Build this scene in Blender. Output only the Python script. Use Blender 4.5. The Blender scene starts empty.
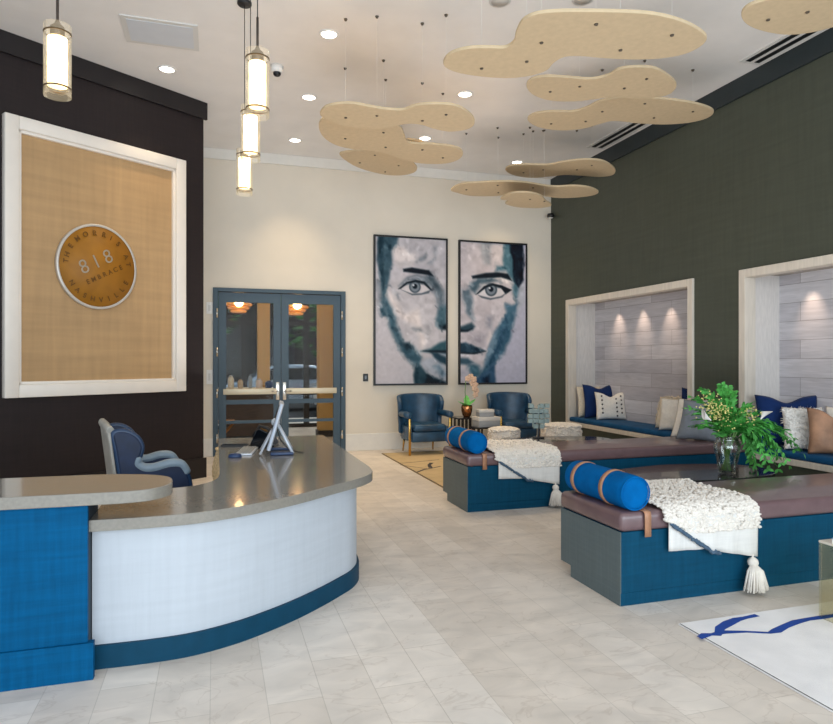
import bpy, bmesh, math, random
import numpy as np
from mathutils import Vector, Matrix, noise as mnoise
random.seed(7)
rng = np.random.default_rng(7)
PI = math.pi
scn = bpy.context.scene
COL = scn.collection

# ------------------------------------------------------------------ camera model (metres)
CA, CF, CV, CH = 0.3013, 648.3, 360.9, 1.48
FWD = Vector((math.sin(CA), math.cos(CA), 0)); RGT = Vector((math.cos(CA), -math.sin(CA), 0))
EYE = Vector((0, 0, CH))
def ray(u, v): return FWD + RGT*((u-416.5)/CF) + Vector((0, 0, (CV-v)/CF))
def at_z(u, v, z): d = ray(u, v); return EYE + d*((z-CH)/d.z)
def at_y(u, v, y): d = ray(u, v); return EYE + d*(y/d.y)
def at_x(u, v, x): d = ray(u, v); return EYE + d*(x/d.x)
def at_t(u, v, t): return EYE + ray(u, v)*t

cam_d = bpy.data.cameras.new('camera'); cam = bpy.data.objects.new('camera', cam_d); COL.objects.link(cam)
cam.location = EYE; cam.rotation_euler = (PI/2, 0, -CA)
cam_d.sensor_width = 36; cam_d.lens = CF/833*36; cam_d.shift_y = (CV-362)/833
scn.camera = cam

# ------------------------------------------------------------------ materials
def lin(c): return tuple(((x/255)/12.92 if x/255 <= .04045 else ((x/255+.055)/1.055)**2.4) for x in c)
def new_mat(name):
    m = bpy.data.materials.new(name); m.use_nodes = True
    nt = m.node_tree; b = nt.nodes['Principled BSDF']; return m, nt, b
def M(name, c, rough=.5, metal=0, var=.12, vs=8, bump=0, bs=60, stretch=(1,1,1), emit=0, ecol=None, coat=0, spec=.5, sheen=0):
    m, nt, b = new_mat(name); N = nt.nodes.new; L = nt.links.new
    col = lin(c)
    tc = N('ShaderNodeTexCoord'); mp = N('ShaderNodeMapping'); mp.inputs['Scale'].default_value = stretch
    L(tc.outputs['Object'], mp.inputs['Vector'])
    if var > 0:
        n = N('ShaderNodeTexNoise'); n.inputs['Scale'].default_value = vs; n.inputs['Detail'].default_value = 4
        L(mp.outputs['Vector'], n.inputs['Vector'])
        r = N('ShaderNodeValToRGB')
        r.color_ramp.elements[0].position = .3; r.color_ramp.elements[1].position = .7
        r.color_ramp.elements[0].color = (*[x*(1-var) for x in col], 1); r.color_ramp.elements[1].color = (*[min(1, x*(1+var)) for x in col], 1)
        L(n.outputs['Fac'], r.inputs['Fac']); L(r.outputs['Color'], b.inputs['Base Color'])
    else: b.inputs['Base Color'].default_value = (*col, 1)
    b.inputs['Roughness'].default_value = rough; b.inputs['Metallic'].default_value = metal
    b.inputs['Specular IOR Level'].default_value = spec; b.inputs['Coat Weight'].default_value = coat
    b.inputs['Sheen Weight'].default_value = sheen
    if bump > 0:
        n2 = N('ShaderNodeTexNoise'); n2.inputs['Scale'].default_value = bs; n2.inputs['Detail'].default_value = 3
        L(mp.outputs['Vector'], n2.inputs['Vector'])
        bp = N('ShaderNodeBump'); bp.inputs['Strength'].default_value = bump; bp.inputs['Distance'].default_value = .01
        L(n2.outputs['Fac'], bp.inputs['Height']); L(bp.outputs['Normal'], b.inputs['Normal'])
    if emit:
        b.inputs['Emission Color'].default_value = (*lin(ecol or c), 1); b.inputs['Emission Strength'].default_value = emit
    return m
def linen(name, c, rough=.6, var=.2, s=40, bump=.25, spec=.4):
    """woven wall-covering: crossed horizontal and vertical threads"""
    m, nt, b = new_mat(name); N = nt.nodes.new; L = nt.links.new; col = lin(c)
    tc = N('ShaderNodeTexCoord'); outs = []
    for sc in ((1, 1, .07), (.07, .07, 1)):
        mp = N('ShaderNodeMapping'); mp.inputs['Scale'].default_value = sc; L(tc.outputs['Object'], mp.inputs['Vector'])
        n = N('ShaderNodeTexNoise'); n.inputs['Scale'].default_value = s; n.inputs['Detail'].default_value = 3
        L(mp.outputs['Vector'], n.inputs['Vector']); outs.append(n)
    a = N('ShaderNodeMath'); a.operation = 'ADD'; L(outs[0].outputs['Fac'], a.inputs[0]); L(outs[1].outputs['Fac'], a.inputs[1])
    big = N('ShaderNodeTexNoise'); big.inputs['Scale'].default_value = 1.3; L(tc.outputs['Object'], big.inputs['Vector'])
    a2 = N('ShaderNodeMath'); a2.operation = 'MULTIPLY_ADD'; L(big.outputs['Fac'], a2.inputs[0]); a2.inputs[1].default_value = .35; L(a.outputs[0], a2.inputs[2])
    r = N('ShaderNodeMapRange'); r.inputs['From Min'].default_value = .8; r.inputs['From Max'].default_value = 1.55
    L(a2.outputs[0], r.inputs['Value'])
    mx = N('ShaderNodeMix'); mx.data_type = 'RGBA'
    mx.inputs['A'].default_value = (*[x*(1-var) for x in col], 1); mx.inputs['B'].default_value = (*[min(1, x*(1+var)) for x in col], 1)
    L(r.outputs['Result'], mx.inputs['Factor']); L(mx.outputs['Result'], b.inputs['Base Color'])
    bp = N('ShaderNodeBump'); bp.inputs['Strength'].default_value = bump; bp.inputs['Distance'].default_value = .004
    L(a.outputs[0], bp.inputs['Height']); L(bp.outputs['Normal'], b.inputs['Normal'])
    b.inputs['Roughness'].default_value = rough; b.inputs['Specular IOR Level'].default_value = spec
    return m
def bricky(name, c1, c2, cm, bw, rh, mortar, rot, off=(0,0,0), rough=.5, vein=None, bump=.1, stretch=(1,1,1), contrast=.25, spec=.5, grain=6, swz=None, vamt=.22):
    m, nt, b = new_mat(name); N = nt.nodes.new; L = nt.links.new
    tc = N('ShaderNodeTexCoord'); mp = N('ShaderNodeMapping'); mp.inputs['Rotation'].default_value = rot; mp.inputs['Location'].default_value = off
    if swz:
        sx = N('ShaderNodeSeparateXYZ'); cx = N('ShaderNodeCombineXYZ'); L(tc.outputs['Object'], sx.inputs[0]); L(sx.outputs[swz[0]], cx.inputs[0]); L(sx.outputs[swz[1]], cx.inputs[1]); L(cx.outputs[0], mp.inputs['Vector'])
    else: L(tc.outputs['Object'], mp.inputs['Vector'])
    br = N('ShaderNodeTexBrick'); br.inputs['Scale'].default_value = 1
    br.inputs['Brick Width'].default_value = bw; br.inputs['Row Height'].default_value = rh; br.inputs['Mortar Size'].default_value = mortar
    br.inputs['Color1'].default_value = (*lin(c1), 1); br.inputs['Color2'].default_value = (*lin(c2), 1); br.inputs['Mortar'].default_value = (*lin(cm), 1)
    br.inputs['Bias'].default_value = 0; br.offset = .37; br.inputs['Mortar Smooth'].default_value = .2
    L(mp.outputs['Vector'], br.inputs['Vector'])
    n = N('ShaderNodeTexNoise'); n.inputs['Scale'].default_value = grain; n.inputs['Detail'].default_value = 6; n.inputs['Distortion'].default_value = .8
    mp2 = N('ShaderNodeMapping'); mp2.inputs['Scale'].default_value = stretch; L(tc.outputs['Object'], mp2.inputs['Vector']); L(mp2.outputs['Vector'], n.inputs['Vector'])
    r = N('ShaderNodeMapRange'); r.inputs['From Min'].default_value = .25; r.inputs['From Max'].default_value = .75
    r.inputs['To Min'].default_value = 1-contrast; r.inputs['To Max'].default_value = 1+contrast*.5; L(n.outputs['Fac'], r.inputs['Value'])
    mul = N('ShaderNodeMix'); mul.data_type = 'RGBA'; mul.blend_type = 'MULTIPLY'; mul.inputs['Factor'].default_value = 1
    L(br.outputs['Color'], mul.inputs['A']); L(r.outputs['Result'], mul.inputs['B'])
    out = mul.outputs['Result']
    if vein:
        w = N('ShaderNodeTexNoise'); w.inputs['Scale'].default_value = 1.6; w.inputs['Detail'].default_value = 5; w.inputs['Distortion'].default_value = 1.2
        L(mp2.outputs['Vector'], w.inputs['Vector'])
        rr = N('ShaderNodeValToRGB'); e = rr.color_ramp.elements
        e[0].position = .485; e[0].color = (0,0,0,1); e[1].position = .5; e[1].color = (1,1,1,1); k = e.new(.515); k.color = (0,0,0,1)
        L(w.outputs['Fac'], rr.inputs['Fac'])
        mx = N('ShaderNodeMix'); mx.data_type = 'RGBA'; L(out, mx.inputs['A']); mx.inputs['B'].default_value = (*lin(vein), 1)
        sc = N('ShaderNodeMath'); sc.operation = 'MULTIPLY'; sc.inputs[1].default_value = vamt; L(rr.outputs['Color'], sc.inputs[0]); L(sc.outputs[0], mx.inputs['Factor'])
        out = mx.outputs['Result']
    L(out, b.inputs['Base Color'])
    bp = N('ShaderNodeBump'); bp.inputs['Strength'].default_value = bump; bp.inputs['Distance'].default_value = .003; bp.invert = True
    L(br.outputs['Fac'], bp.inputs['Height']); L(bp.outputs['Normal'], b.inputs['Normal'])
    b.inputs['Roughness'].default_value = rough; b.inputs['Specular IOR Level'].default_value = spec
    return m
def glass(name, tint=(1,1,1), gloss=.08, rough=0.02, k=.5, glow=0):
    m = bpy.data.materials.new(name); m.use_nodes = True; nt = m.node_tree; nt.nodes.clear(); N = nt.nodes.new; L = nt.links.new
    o = N('ShaderNodeOutputMaterial'); t = N('ShaderNodeBsdfTransparent'); t.inputs['Color'].default_value = (*tint, 1)
    g = N('ShaderNodeBsdfGlossy'); g.inputs['Roughness'].default_value = rough
    lw = N('ShaderNodeLayerWeight'); lw.inputs['Blend'].default_value = .25
    a = N('ShaderNodeMath'); a.operation = 'MULTIPLY_ADD'; a.inputs[1].default_value = k; a.inputs[2].default_value = gloss; a.use_clamp = True
    L(lw.outputs['Fresnel'], a.inputs[0]); mx = N('ShaderNodeMixShader'); L(a.outputs[0], mx.inputs[0]); L(t.outputs[0], mx.inputs[1]); L(g.outputs[0], mx.inputs[2])
    if glow:
        e = N('ShaderNodeEmission'); e.inputs['Color'].default_value = (1,.82,.52,1); e.inputs['Strength'].default_value = glow; ad = N('ShaderNodeAddShader'); L(mx.outputs[0], ad.inputs[0]); L(e.outputs[0], ad.inputs[1]); L(ad.outputs[0], o.inputs['Surface'])
    else: L(mx.outputs[0], o.inputs['Surface'])
    return m
def attr_mat(name, rough=.6):
    m, nt, b = new_mat(name); a = nt.nodes.new('ShaderNodeAttribute'); a.attribute_name = 'paint'
    nt.links.new(a.outputs['Color'], b.inputs['Base Color']); b.inputs['Roughness'].default_value = rough
    b.inputs['Specular IOR Level'].default_value = .2
    return m

m_ceil = M('ceiling_paint', (234,230,226), .9, var=.03, vs=3, bump=.05, bs=200)
m_wall = M('cream_wall_paint', (226,216,200), .85, var=.03, vs=2, bump=.05, bs=150)
m_white = M('white_trim_paint', (228,224,216), .6, var=.03)
m_dark = linen('charcoal_wallcovering', (70,74,63), .5, .13, 22, .2)
m_darktrim = M('charcoal_trim_paint', (34,44,47), .5, var=.1)
m_brown = linen('espresso_wallcovering', (31,21,22), .6, .25, 40, .3)
m_browntrim = M('espresso_trim', (26,20,22), .5, var=.1)
m_floor = bricky('stone_tile', (236,226,215), (222,210,197), (206,195,182), .95, .2365, .0022, (0,0,PI/2), (0,0.02,0), .42, vein=(150,124,100), bump=.12, stretch=(1.5,2.6,1), contrast=.18, grain=2.2, vamt=.19)
m_slab = M('grey_quartz', (134,129,120), .16, var=.08, vs=60, coat=.3)
m_blue = linen('teal_blue_linen', (0,80,124), .6, .2, 45, .4, spec=.08)
m_plinthblue = M('teal_plinth', (8,60,84), .5, var=.08, vs=12, spec=.15)
m_whitepanel = linen('white_textured_panel', (184,190,197), .5, .05, 30, .3)
m_bench = linen('dark_teal_panel', (8,66,92), .55, .18, 45, .35, spec=.1)
m_benchend_lit = linen('lit_teal_panel', (92,104,106), .5, .1, 45, .3, spec=.3)  # paler teal: light falling on the bench ends, put into the colour
m_leather = M('plum_brown_leather', (108,84,86), .36, var=.12, vs=9, bump=.12, bs=180, coat=.45)
m_bolster = M('royal_blue_velvet', (0,92,156), .8, var=.15, vs=10, bump=.15, bs=90, sheen=.0, spec=.06)
m_strap = M('tan_leather', (176,128,98), .5, var=.15, vs=20)
m_shag = M('ivory_wool', (228,220,210), .95, var=.08, vs=30, bump=.4, bs=90)
m_woven = linen('ivory_weave', (220,217,212), .9, .08, 60, .3)
m_cord = M('slate_cord', (70,92,112), .9, var=.2, vs=60)
m_tablet = M('black_lacquer', (44,42,42), .18, var=.1, coat=.4)
m_alder = M('whitewashed_oak', (214,204,190), .55, var=.08, vs=5, stretch=(6,6,.6), bump=.05, bs=30)
m_plank = bricky('weathered_planks', (216,213,217), (188,184,190), (146,140,142), 1.25, .215, .003, (0,0,0), (0,0,0), .6, bump=.25, stretch=(1,.9,10), contrast=.18, grain=3, swz='YZ')
m_navy = M('navy_velvet', (14,42,90), .8, var=.2, vs=8, bump=.1, bs=60, sheen=.05, spec=.2)
m_niche_c = M('peacock_seat_velvet', (12,76,120), .7, var=.15, vs=8, bump=.08, sheen=.02, spec=.2)
m_cream = M('cream_knit', (228,214,192), .9, var=.1, vs=40, bump=.6, bs=70)
m_crea2 = M('off_white_cotton', (236,230,220), .9, var=.06, vs=30, bump=.3, bs=60)
m_fur = M('white_faux_fur', (246,242,236), 1, var=.05, vs=40, bump=.8, bs=80)
m_hide = M('brown_hide', (172,130,102), .6, var=.42, vs=5, bump=.1)
m_greyp = M('grey_cotton', (128,136,146), .9, var=.08, vs=20, bump=.2)
m_gold_cloud = M('champagne_felt', (204,182,148), .75, var=.05, vs=20, bump=.05, bs=120)
m_cable = M('white_cable', (240,238,232), .6, var=0)
m_blackm = M('black_metal', (22,22,24), .4, var=0)
m_teald = M('slate_door_paint', (54,76,90), .45, var=.05)
m_chrome = M('brushed_nickel', (205,200,190), .25, .9, var=0)
m_brass = M('brass', (202,160,84), .25, 1, var=0)
m_pane = glass('clear_glass', (.97,.98,.97), .002, k=.12)
m_lampglass = glass('lamp_glass', (.99,.985,.97), .03, glow=.10)  # faint emission painted in for light the glass catches from the diffuser
m_amber = glass('smoked_amber_glass', (.965,.95,.87), .015, k=.3)
m_frost = M('glowing_frosted_glass', (255,236,200), .6, var=0, emit=5, ecol=(255,222,160))
m_led = M('downlight_lens', (255,250,240), .5, var=0, emit=9, ecol=(255,244,225))
m_warmled = M('warm_lens', (255,230,190), .5, var=0, emit=6, ecol=(255,222,170))
m_armchair = M('blue_distressed_leather', (34,70,98), .38, var=.4, vs=6, bump=.12, bs=60)
m_navych = M('navy_chair_fabric', (14,34,66), .55, var=.3, vs=7)
m_silver = M('silver_grey_upholstery', (168,164,156), .5, var=.15, vs=10)
m_artcloth = linen('gold_silk_panel', (182,148,106), .6, .12, 16, .15)
m_artframe = M('white_lacquer_frame', (236,228,218), .35, var=.02)
m_medal = M('gold_medallion', (158,104,16), .6, 0, var=.12, vs=7)
m_medalrim = M('silver_rim', (206,200,192), .35, .4, var=0)
m_bronze = M('bronze_lettering', (112,74,24), .5, .3, var=0)
m_silverl = M('silver_lettering', (186,176,160), .35, .5, var=0)
m_leaf = M('fern_leaf', (92,180,84), .55, var=.35, vs=12)
m_stem = M('plant_stem', (104,140,74), .6, var=.1)
m_yel = M('yellow_blossom', (232,220,140), .7, var=.2, vs=40)
m_lily = M('white_petal', (244,238,230), .6, var=.04)
m_orch = M('peach_petal', (232,196,168), .6, var=.12, vs=40)
m_copper = M('copper_pot', (196,132,84), .25, .9, var=.05)
m_rug = M('ivory_rug', (240,236,234), .95, var=.06, vs=5, bump=.3, bs=150)
m_rug2 = M('sand_rug', (196,172,132), .95, var=.08, vs=5, bump=.3, bs=150)
m_rugblue = M('royal_blue_yarn', (20,66,150), .95, var=.1)
m_rugdark = M('charcoal_yarn', (62,58,58), .95, var=.1)
m_books = M('grey_white_boards', (206,202,196), .7, var=.05)
m_books2 = M('grey_linen_boards', (150,152,154), .7, var=.08)
m_mos = M('seafoam_stone', (140,156,152), .5, var=.2, vs=14)
m_basket = M('woven_straw', (206,188,152), .9, var=.35, vs=45, bump=.8, bs=60)
m_plastic = M('white_plastic', (232,230,226), .4, var=0)
m_imac = M('silver_blue_aluminium', (206,212,222), .3, .1, var=0)
m_bluepl = M('deep_blue_plastic', (22,52,92), .35, var=0)
m_screen = M('screen_glass', (14,18,24), .1, var=0)
m_keys = M('grey_keys', (150,150,146), .5, var=0)
m_vent = M('vent_white', (214,212,208), .6, var=0)

# ------------------------------------------------------------------ mesh builder
class MB:
    def __init__(s): s.bm = bmesh.new()
    def verts(s, vs, fs, smooth=False):
        v = [s.bm.verts.new(p) for p in vs]
        for f in fs:
            try: fc = s.bm.faces.new([v[i] for i in f]); fc.smooth = smooth
            except ValueError: pass
        return s
    def box(s, x0, x1, y0, y1, z0, z1, mat=None, bev=0, seg=2):
        b = bmesh.new(); bmesh.ops.create_cube(b, size=1)
        for v in b.verts: v.co = Vector((x0+(v.co.x+.5)*(x1-x0), y0+(v.co.y+.5)*(y1-y0), z0+(v.co.z+.5)*(z1-z0)))
        if bev > 0:
            bmesh.ops.bevel(b, geom=b.edges[:]+b.verts[:], offset=bev, segments=seg, profile=.5, affect='EDGES')
            for f in b.faces: f.smooth = seg > 1
        return s.add(b, mat)
    def add(s, b, mat=None):
        if mat is not None: bmesh.ops.transform(b, matrix=mat, verts=b.verts[:])
        me = bpy.data.meshes.new('t'); b.to_mesh(me); b.free(); s.bm.from_mesh(me); bpy.data.meshes.remove(me); return s
    def tube(s, pts, r, n=8, cap=True, closed=False):
        pts = [Vector(p) for p in pts]; rs = r if isinstance(r, (list, tuple)) else [r]*len(pts)
        rings = []; prev = None
        for i, p in enumerate(pts):
            t = (pts[min(i+1, len(pts)-1)]-pts[max(i-1, 0)]).normalized()
            if prev is None:
                a = Vector((0,0,1)) if abs(t.z) < .9 else Vector((1,0,0)); nx = t.cross(a).normalized()
            else: nx = (prev - t*prev.dot(t)).normalized()
            prev = nx; ny = t.cross(nx)
            rings.append([s.bm.verts.new(p+(nx*math.cos(2*PI*k/n)+ny*math.sin(2*PI*k/n))*rs[i]) for k in range(n)])
        for a, b in zip(rings, rings[1:]):
            for k in range(n): s.bm.faces.new((a[k], a[(k+1)%n], b[(k+1)%n], b[k])).smooth = True
        if cap: s.bm.faces.new(rings[0][::-1]); s.bm.faces.new(rings[-1])
        return s
    def cyl(s, p, r, h, n=24, r2=None): p = Vector(p); return s.tube([p, p+Vector((0,0,h))], [r, r if r2 is None else r2], n)
    def lathe(s, prof, n=32, c=(0,0,0), mat=None, cap=True):
        b = bmesh.new(); rings = []
        for r, z in prof: rings.append([b.verts.new((c[0]+r*math.cos(2*PI*k/n), c[1]+r*math.sin(2*PI*k/n), c[2]+z)) for k in range(n)])
        for a, d in zip(rings, rings[1:]):
            for k in range(n): b.faces.new((a[k], a[(k+1)%n], d[(k+1)%n], d[k])).smooth = True
        if cap: b.faces.new(rings[0][::-1]); b.faces.new(rings[-1])
        return s.add(b, mat)
    def prism(s, poly, z0, z1, mat=None, bev=0):
        b = bmesh.new(); n = len(poly)
        lo = [b.verts.new((p[0], p[1], z0)) for p in poly]; hi = [b.verts.new((p[0], p[1], z1)) for p in poly]
        fl = [b.faces.new(lo[::-1]), b.faces.new(hi)]
        for i in range(n): b.faces.new((lo[i], lo[(i+1)%n], hi[(i+1)%n], hi[i]))
        bmesh.ops.recalc_face_normals(b, faces=b.faces[:])
        if bev:
            es = [e for f in fl for e in f.edges]
            bmesh.ops.bevel(b, geom=es, offset=bev, segments=2, profile=.5, affect='EDGES')
        return s.add(b, mat)
    def blob(s, c, r, sub=1, mat=None, sc=(1,1,1)):
        b = bmesh.new(); bmesh.ops.create_icosphere(b, subdivisions=sub, radius=r)
        for v in b.verts: v.co = Vector((v.co.x*sc[0], v.co.y*sc[1], v.co.z*sc[2]))
        for f in b.faces: f.smooth = True
        if mat is not None: bmesh.ops.transform(b, matrix=mat, verts=b.verts[:])
        for v in b.verts: v.co += Vector(c)
        return s.add(b)
    def grid(s, fn, nu, nv, closed_u=False):
        g = [[s.bm.verts.new(fn(i/(nu if closed_u else nu-1), j/(nv-1))) for j in range(nv)] for i in range(nu)]
        for i in range(nu if closed_u else nu-1):
            for j in range(nv-1):
                try: s.bm.faces.new((g[i][j], g[(i+1)%nu][j], g[(i+1)%nu][j+1], g[i][j+1])).smooth = True
                except ValueError: pass
        return g
    def mesh(s, name):
        me = bpy.data.meshes.new(name); s.bm.to_mesh(me); s.bm.free(); return me
def obj(name, mb, mat, parent=None, loc=None, rot=None, solid=0, sub=0, recalc=True):
    if recalc: bmesh.ops.recalc_face_normals(mb.bm, faces=mb.bm.faces[:])
    me = mb.mesh(name); o = bpy.data.objects.new(name, me); COL.objects.link(o)
    for mm in (mat if isinstance(mat, (list, tuple)) else [mat]): me.materials.append(mm)
    if parent: o.parent = parent
    if loc is not None: o.location = loc
    if rot is not None: o.rotation_euler = rot
    if solid: md = o.modifiers.new('solid', 'SOLIDIFY'); md.thickness = solid; md.offset = 0
    if sub: md = o.modifiers.new('sub', 'SUBSURF'); md.levels = sub; md.render_levels = sub
    return o
def tag(o, label=None, cat=None, group=None, kind=None):
    if label: o['label'] = label
    if cat: o['category'] = cat
    if group: o['group'] = group
    if kind: o['kind'] = kind
    return o
def thing(name, label, cat, loc=(0,0,0), rz=0, group=None):
    o = bpy.data.objects.new(name, None); COL.objects.link(o); o.empty_display_size = .1
    o.location = loc; o.rotation_euler = (0,0,rz); return tag(o, label, cat, group)
def copy_tree(o, parent=None):
    c = o.copy(); COL.objects.link(c); c.parent = parent
    for ch in list(o.children): copy_tree(ch, c)
    return c
def struct(name, mb, mat, label=None, **k):
    o = obj(name, mb, mat, **k); o['kind'] = 'structure'
    if label: o['label'] = label
    return o
def spline(pts, n=8, closed=True):
    """Catmull-Rom through 2-D points"""
    out = []; N = len(pts)
    rngi = range(N) if closed else range(N-1)
    for i in rngi:
        g = lambda k: Vector(pts[k % N]) if closed else Vector(pts[min(max(k, 0), N-1)])
        p0, p1, p2, p3 = g(i-1), g(i), g(i+1), g(i+2)
        for k in range(n):
            t = k/n
            out.append(.5*((2*p1)+(p2-p0)*t+(2*p0-5*p1+4*p2-p3)*t*t+(3*p1-p0-3*p2+p3)*t**3))
    if not closed: out.append(Vector(pts[-1]))
    return out

# ================================================================== SETTING
CEIL = 4.76; BY = 10.5; RX = 5.816
struct('floor', MB().box(-8, 7.5, -1.5, 17.0, -.1, 0), m_floor, 'pale stone tile floor')
struct('ceiling', MB().box(-8, 7.0, -.6, BY+.3, CEIL, CEIL+.15), m_ceil, 'off white ceiling')
DX0, DX1, DTOP = -.03, 2.04, 2.615
w = MB(); w.box(-8, DX0, BY, BY+.2, 0, CEIL); w.box(DX1, RX+.8, BY, BY+.2, 0, CEIL); w.box(DX0, DX1, BY, BY+.2, DTOP, CEIL)
struct('wall_back', w, m_wall, 'cream back wall')
b = MB(); b.box(DX1, RX-.005, BY-.018, BY-.001, 0, .28, bev=.006, seg=1); b.box(-2.2, DX0, BY-.018, BY-.001, 0, .28, bev=.006, seg=1)
struct('baseboard_back', b, m_white, 'tall cream baseboard')
struct('trim_1', MB().box(-2.5, RX-.03, BY-.035, BY-.001, 4.60, CEIL-.002), m_white, 'white crown band on the back wall')
# right wall with two niche openings
NZ0, NZ1, ND = .38, 2.53, .54
N1 = (6.82, 9.94); N2 = (2.93, 6.06)
w = MB()
def ws(y0, y1, z0, z1): w.box(RX, RX+.12, y0, y1, z0, z1)
ws(-1.5, BY, NZ1, CEIL); ws(-1.5, BY, 0, NZ0); ws(N1[1], BY, NZ0, NZ1); ws(N2[1], N1[0], NZ0, NZ1); ws(-1.5, N2[0], NZ0, NZ1)
struct('wall_right', w, m_dark, 'charcoal textured right wall')
struct('trim_2', MB().box(RX-.03, RX-.001, -1.5, BY-.04, 4.53, CEIL-.002), m_darktrim, 'charcoal crown band on the right wall')
# angled left feature wall (local frame: x along wall, y towards the room, z up)
LB = .6663; DL = Vector((math.sin(CA+LB), math.cos(CA+LB), 0)); LW = Vector((-.14, 8.675, 0)); LNRM = Vector((DL.y, -DL.x, 0))
LMAT = Matrix(((DL.x, LNRM.x, 0, LW.x), (DL.y, LNRM.y, 0, LW.y), (0, 0, 1, 0), (0, 0, 0, 1)))
LROT = math.atan2(DL.y, DL.x)   # x axis direction; local y flipped -> use MIR below
def lwall(p): return LMAT @ Vector(p)
def place_left(mb):
    bmesh.ops.transform(mb.bm, matrix=LMAT, verts=mb.bm.verts[:]); return mb
struct('wall_left', place_left(MB().box(-6.5, 0, -.25, 0, 0, CEIL)), m_brown, 'dark espresso textured feature wall')
struct('trim_3', place_left(MB().box(-6.5, .035, .001, .035, 4.545, CEIL-.002)), m_browntrim, 'espresso crown band on the left wall')
struct('baseboard_left', place_left(MB().box(-6.5, .03, .001, .022, 0, .25)), m_browntrim, 'espresso baseboard')

# ================================================================== DOUBLE DOOR
fr = MB(); Y0 = BY-.03
fr.box(DX0, DX0+.075, Y0, BY+.16, 0, DTOP, bev=.004, seg=1); fr.box(DX1-.075, DX1, Y0, BY+.16, 0, DTOP, bev=.004, seg=1); fr.box(DX0+.075, DX1-.075, Y0, BY+.16, DTOP-.06, DTOP, bev=.004, seg=1)
struct('trim_4', fr, m_teald, 'slate door frame')
def door(name, x0, x1, label, mirror):
    root = thing(name, label, 'door', ((x0+x1)/2, BY, 0)); root['kind'] = 'structure'
    W = (x1-x0)/2; ya, yb = .0, .05; H = DTOP-.07
    f = MB(); st = .115
    f.box(-W, -W+st, ya, yb, .01, H); f.box(W-st, W, ya, yb, .01, H)
    f.box(-W+st, W-st, ya, yb, H-.15, H); f.box(-W+st, W-st, ya, yb, .01, .16)
    f.box(-W+st, W-st, ya, yb, .80, .87); f.box(-W+st, W-st, ya, yb, .50, .545)
    obj('door_leaf', f, m_teald, root)
    g = MB(); 
    for z0, z1 in ((.16,.50), (.545,.80), (.87,H-.15)): g.box(-W+st, W-st, .022, .028, z0, z1)
    obj('glass_pane', g, m_pane, root)
    pb = MB(); pb.box(-W+.07, W-.07, -.055, -.025, .955, 1.045, bev=.006)
    for sx in (-W+.12, W-.12): pb.box(sx-.02, sx+.02, -.025, .0, .98, 1.02)
    obj('push_bar', pb, M('push_bar_cream', (214,202,176), .4, .2, var=0), root)
    hx = (W-.05)*mirror
    h = MB(); h.box(hx-.028, hx+.028, -.012, 0, .86, 1.14, bev=.004); h.tube([(hx, -.012, 1.0), (hx, -.075, 1.0), (hx-.1*mirror, -.075, 1.0)], .011, 8)
    obj('handle', h, m_chrome, root)
    for z in (.28, .98, 1.62, 2.22):
        xx = -(W+.02)*mirror
        obj('hinge', MB().cyl((xx, -.038, z-.07), .016, .14, 10), m_chrome, root)
    return root
xm = (DX0+DX1)/2
door('door_1', DX0+.08, xm-.004, 'left leaf of the slate framed glass double door', 1)
door('door_2', xm+.004, DX1-.08, 'right leaf of the slate framed glass double door', -1)
# ---- the room beyond the doors
wb = MB(); WY = 14.6
wb.box(-4.5, -4.3, BY+.2, WY, 0, 3.6); wb.box(5.3, 5.5, BY+.2, WY, 0, 3.6)
struct('wall_beyond', wb, M('ochre_plaster', (176,146,100), .8, var=.06), 'side walls of the room behind the doors')
struct('ceiling_beyond', MB().box(-4.5, 5.5, BY+.2, WY+.2, 3.6, 3.7), M('tan_ceiling', (150,128,98), .9, var=.05), 'ceiling of the room behind the doors')
m_mull = M('dark_window_frame', (44,36,30), .5, var=.1)
ww = MB()
for x in (-4.4, -2.9, -1.6, -.28, .55, 1.9, 3.4, 5.2): ww.box(x, x+.12, WY, WY+.1, 0, 3.6)
for z in (0, .72, 2.28, 3.5): ww.box(-4.4, 5.4, WY+.01, WY+.09, z, z+.08)
win = struct('window_1', ww, m_mull, 'dark framed street window behind the doors')
obj('glass_pane', MB().box(-4.4, 5.4, WY+.045, WY+.055, 0, 3.55), m_pane, win)
def ochre_column(x0, x1, y, label):
    c = MB(); c.box(x0, x1, y, y+.3, .12, 3.6, bev=.01, seg=1); r = tag(obj('column', c, M('ochre_column_paint', (206,166,104), .7, var=.06)), label, 'column')
    obj('column_base', MB().box(x0-.02, x1+.02, y-.02, y+.32, 0, .12), m_mull, r)
ochre_column(.80, 1.03, 13.0, 'slim ochre column seen through the left door leaf')
ochre_column(1.93, 2.27, 12.6, 'broad ochre column seen through the right door leaf')
def shade_lamp(x, y, z, label):
    r = thing('chandelier', label, 'chandelier', (x, y, z))
    s = MB()
    for k in range(3): s.lathe([(.22-.05*k, -.04-.06*k), (.25-.05*k, -.065-.06*k), (.22-.05*k, -.09-.06*k)], 12)
    obj('shade', s, M('amber_crystal', (235,160,100), .2, var=.7, vs=30, emit=.30, ecol=(255,150,70)), r)
    obj('bulb', MB().blob((0,-.26,-.05), .075, 2), M('warm_bulb', (255,230,190), .5, var=0, emit=14, ecol=(255,210,150)), r)
    obj('rod', MB().tube([(0,0,0), (0,0,3.6-z)], .012, 8), m_blackm, r)
shade_lamp(.40, 12.0, 2.55, 'amber crystal chandelier seen through the left door leaf')
shade_lamp(1.41, 12.0, 2.53, 'amber crystal chandelier seen through the right door leaf')
t = thing('counter', 'dark wooden counter with pale top seen through the left door leaf', 'counter', (.55, 12.3, 0))
obj('cabinet', MB().box(-.45, .62, 0, .6, .1, .92, bev=.01, seg=1), M('walnut_front', (74,54,38), .5, var=.25, vs=5, stretch=(1,1,6)), t)
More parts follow.
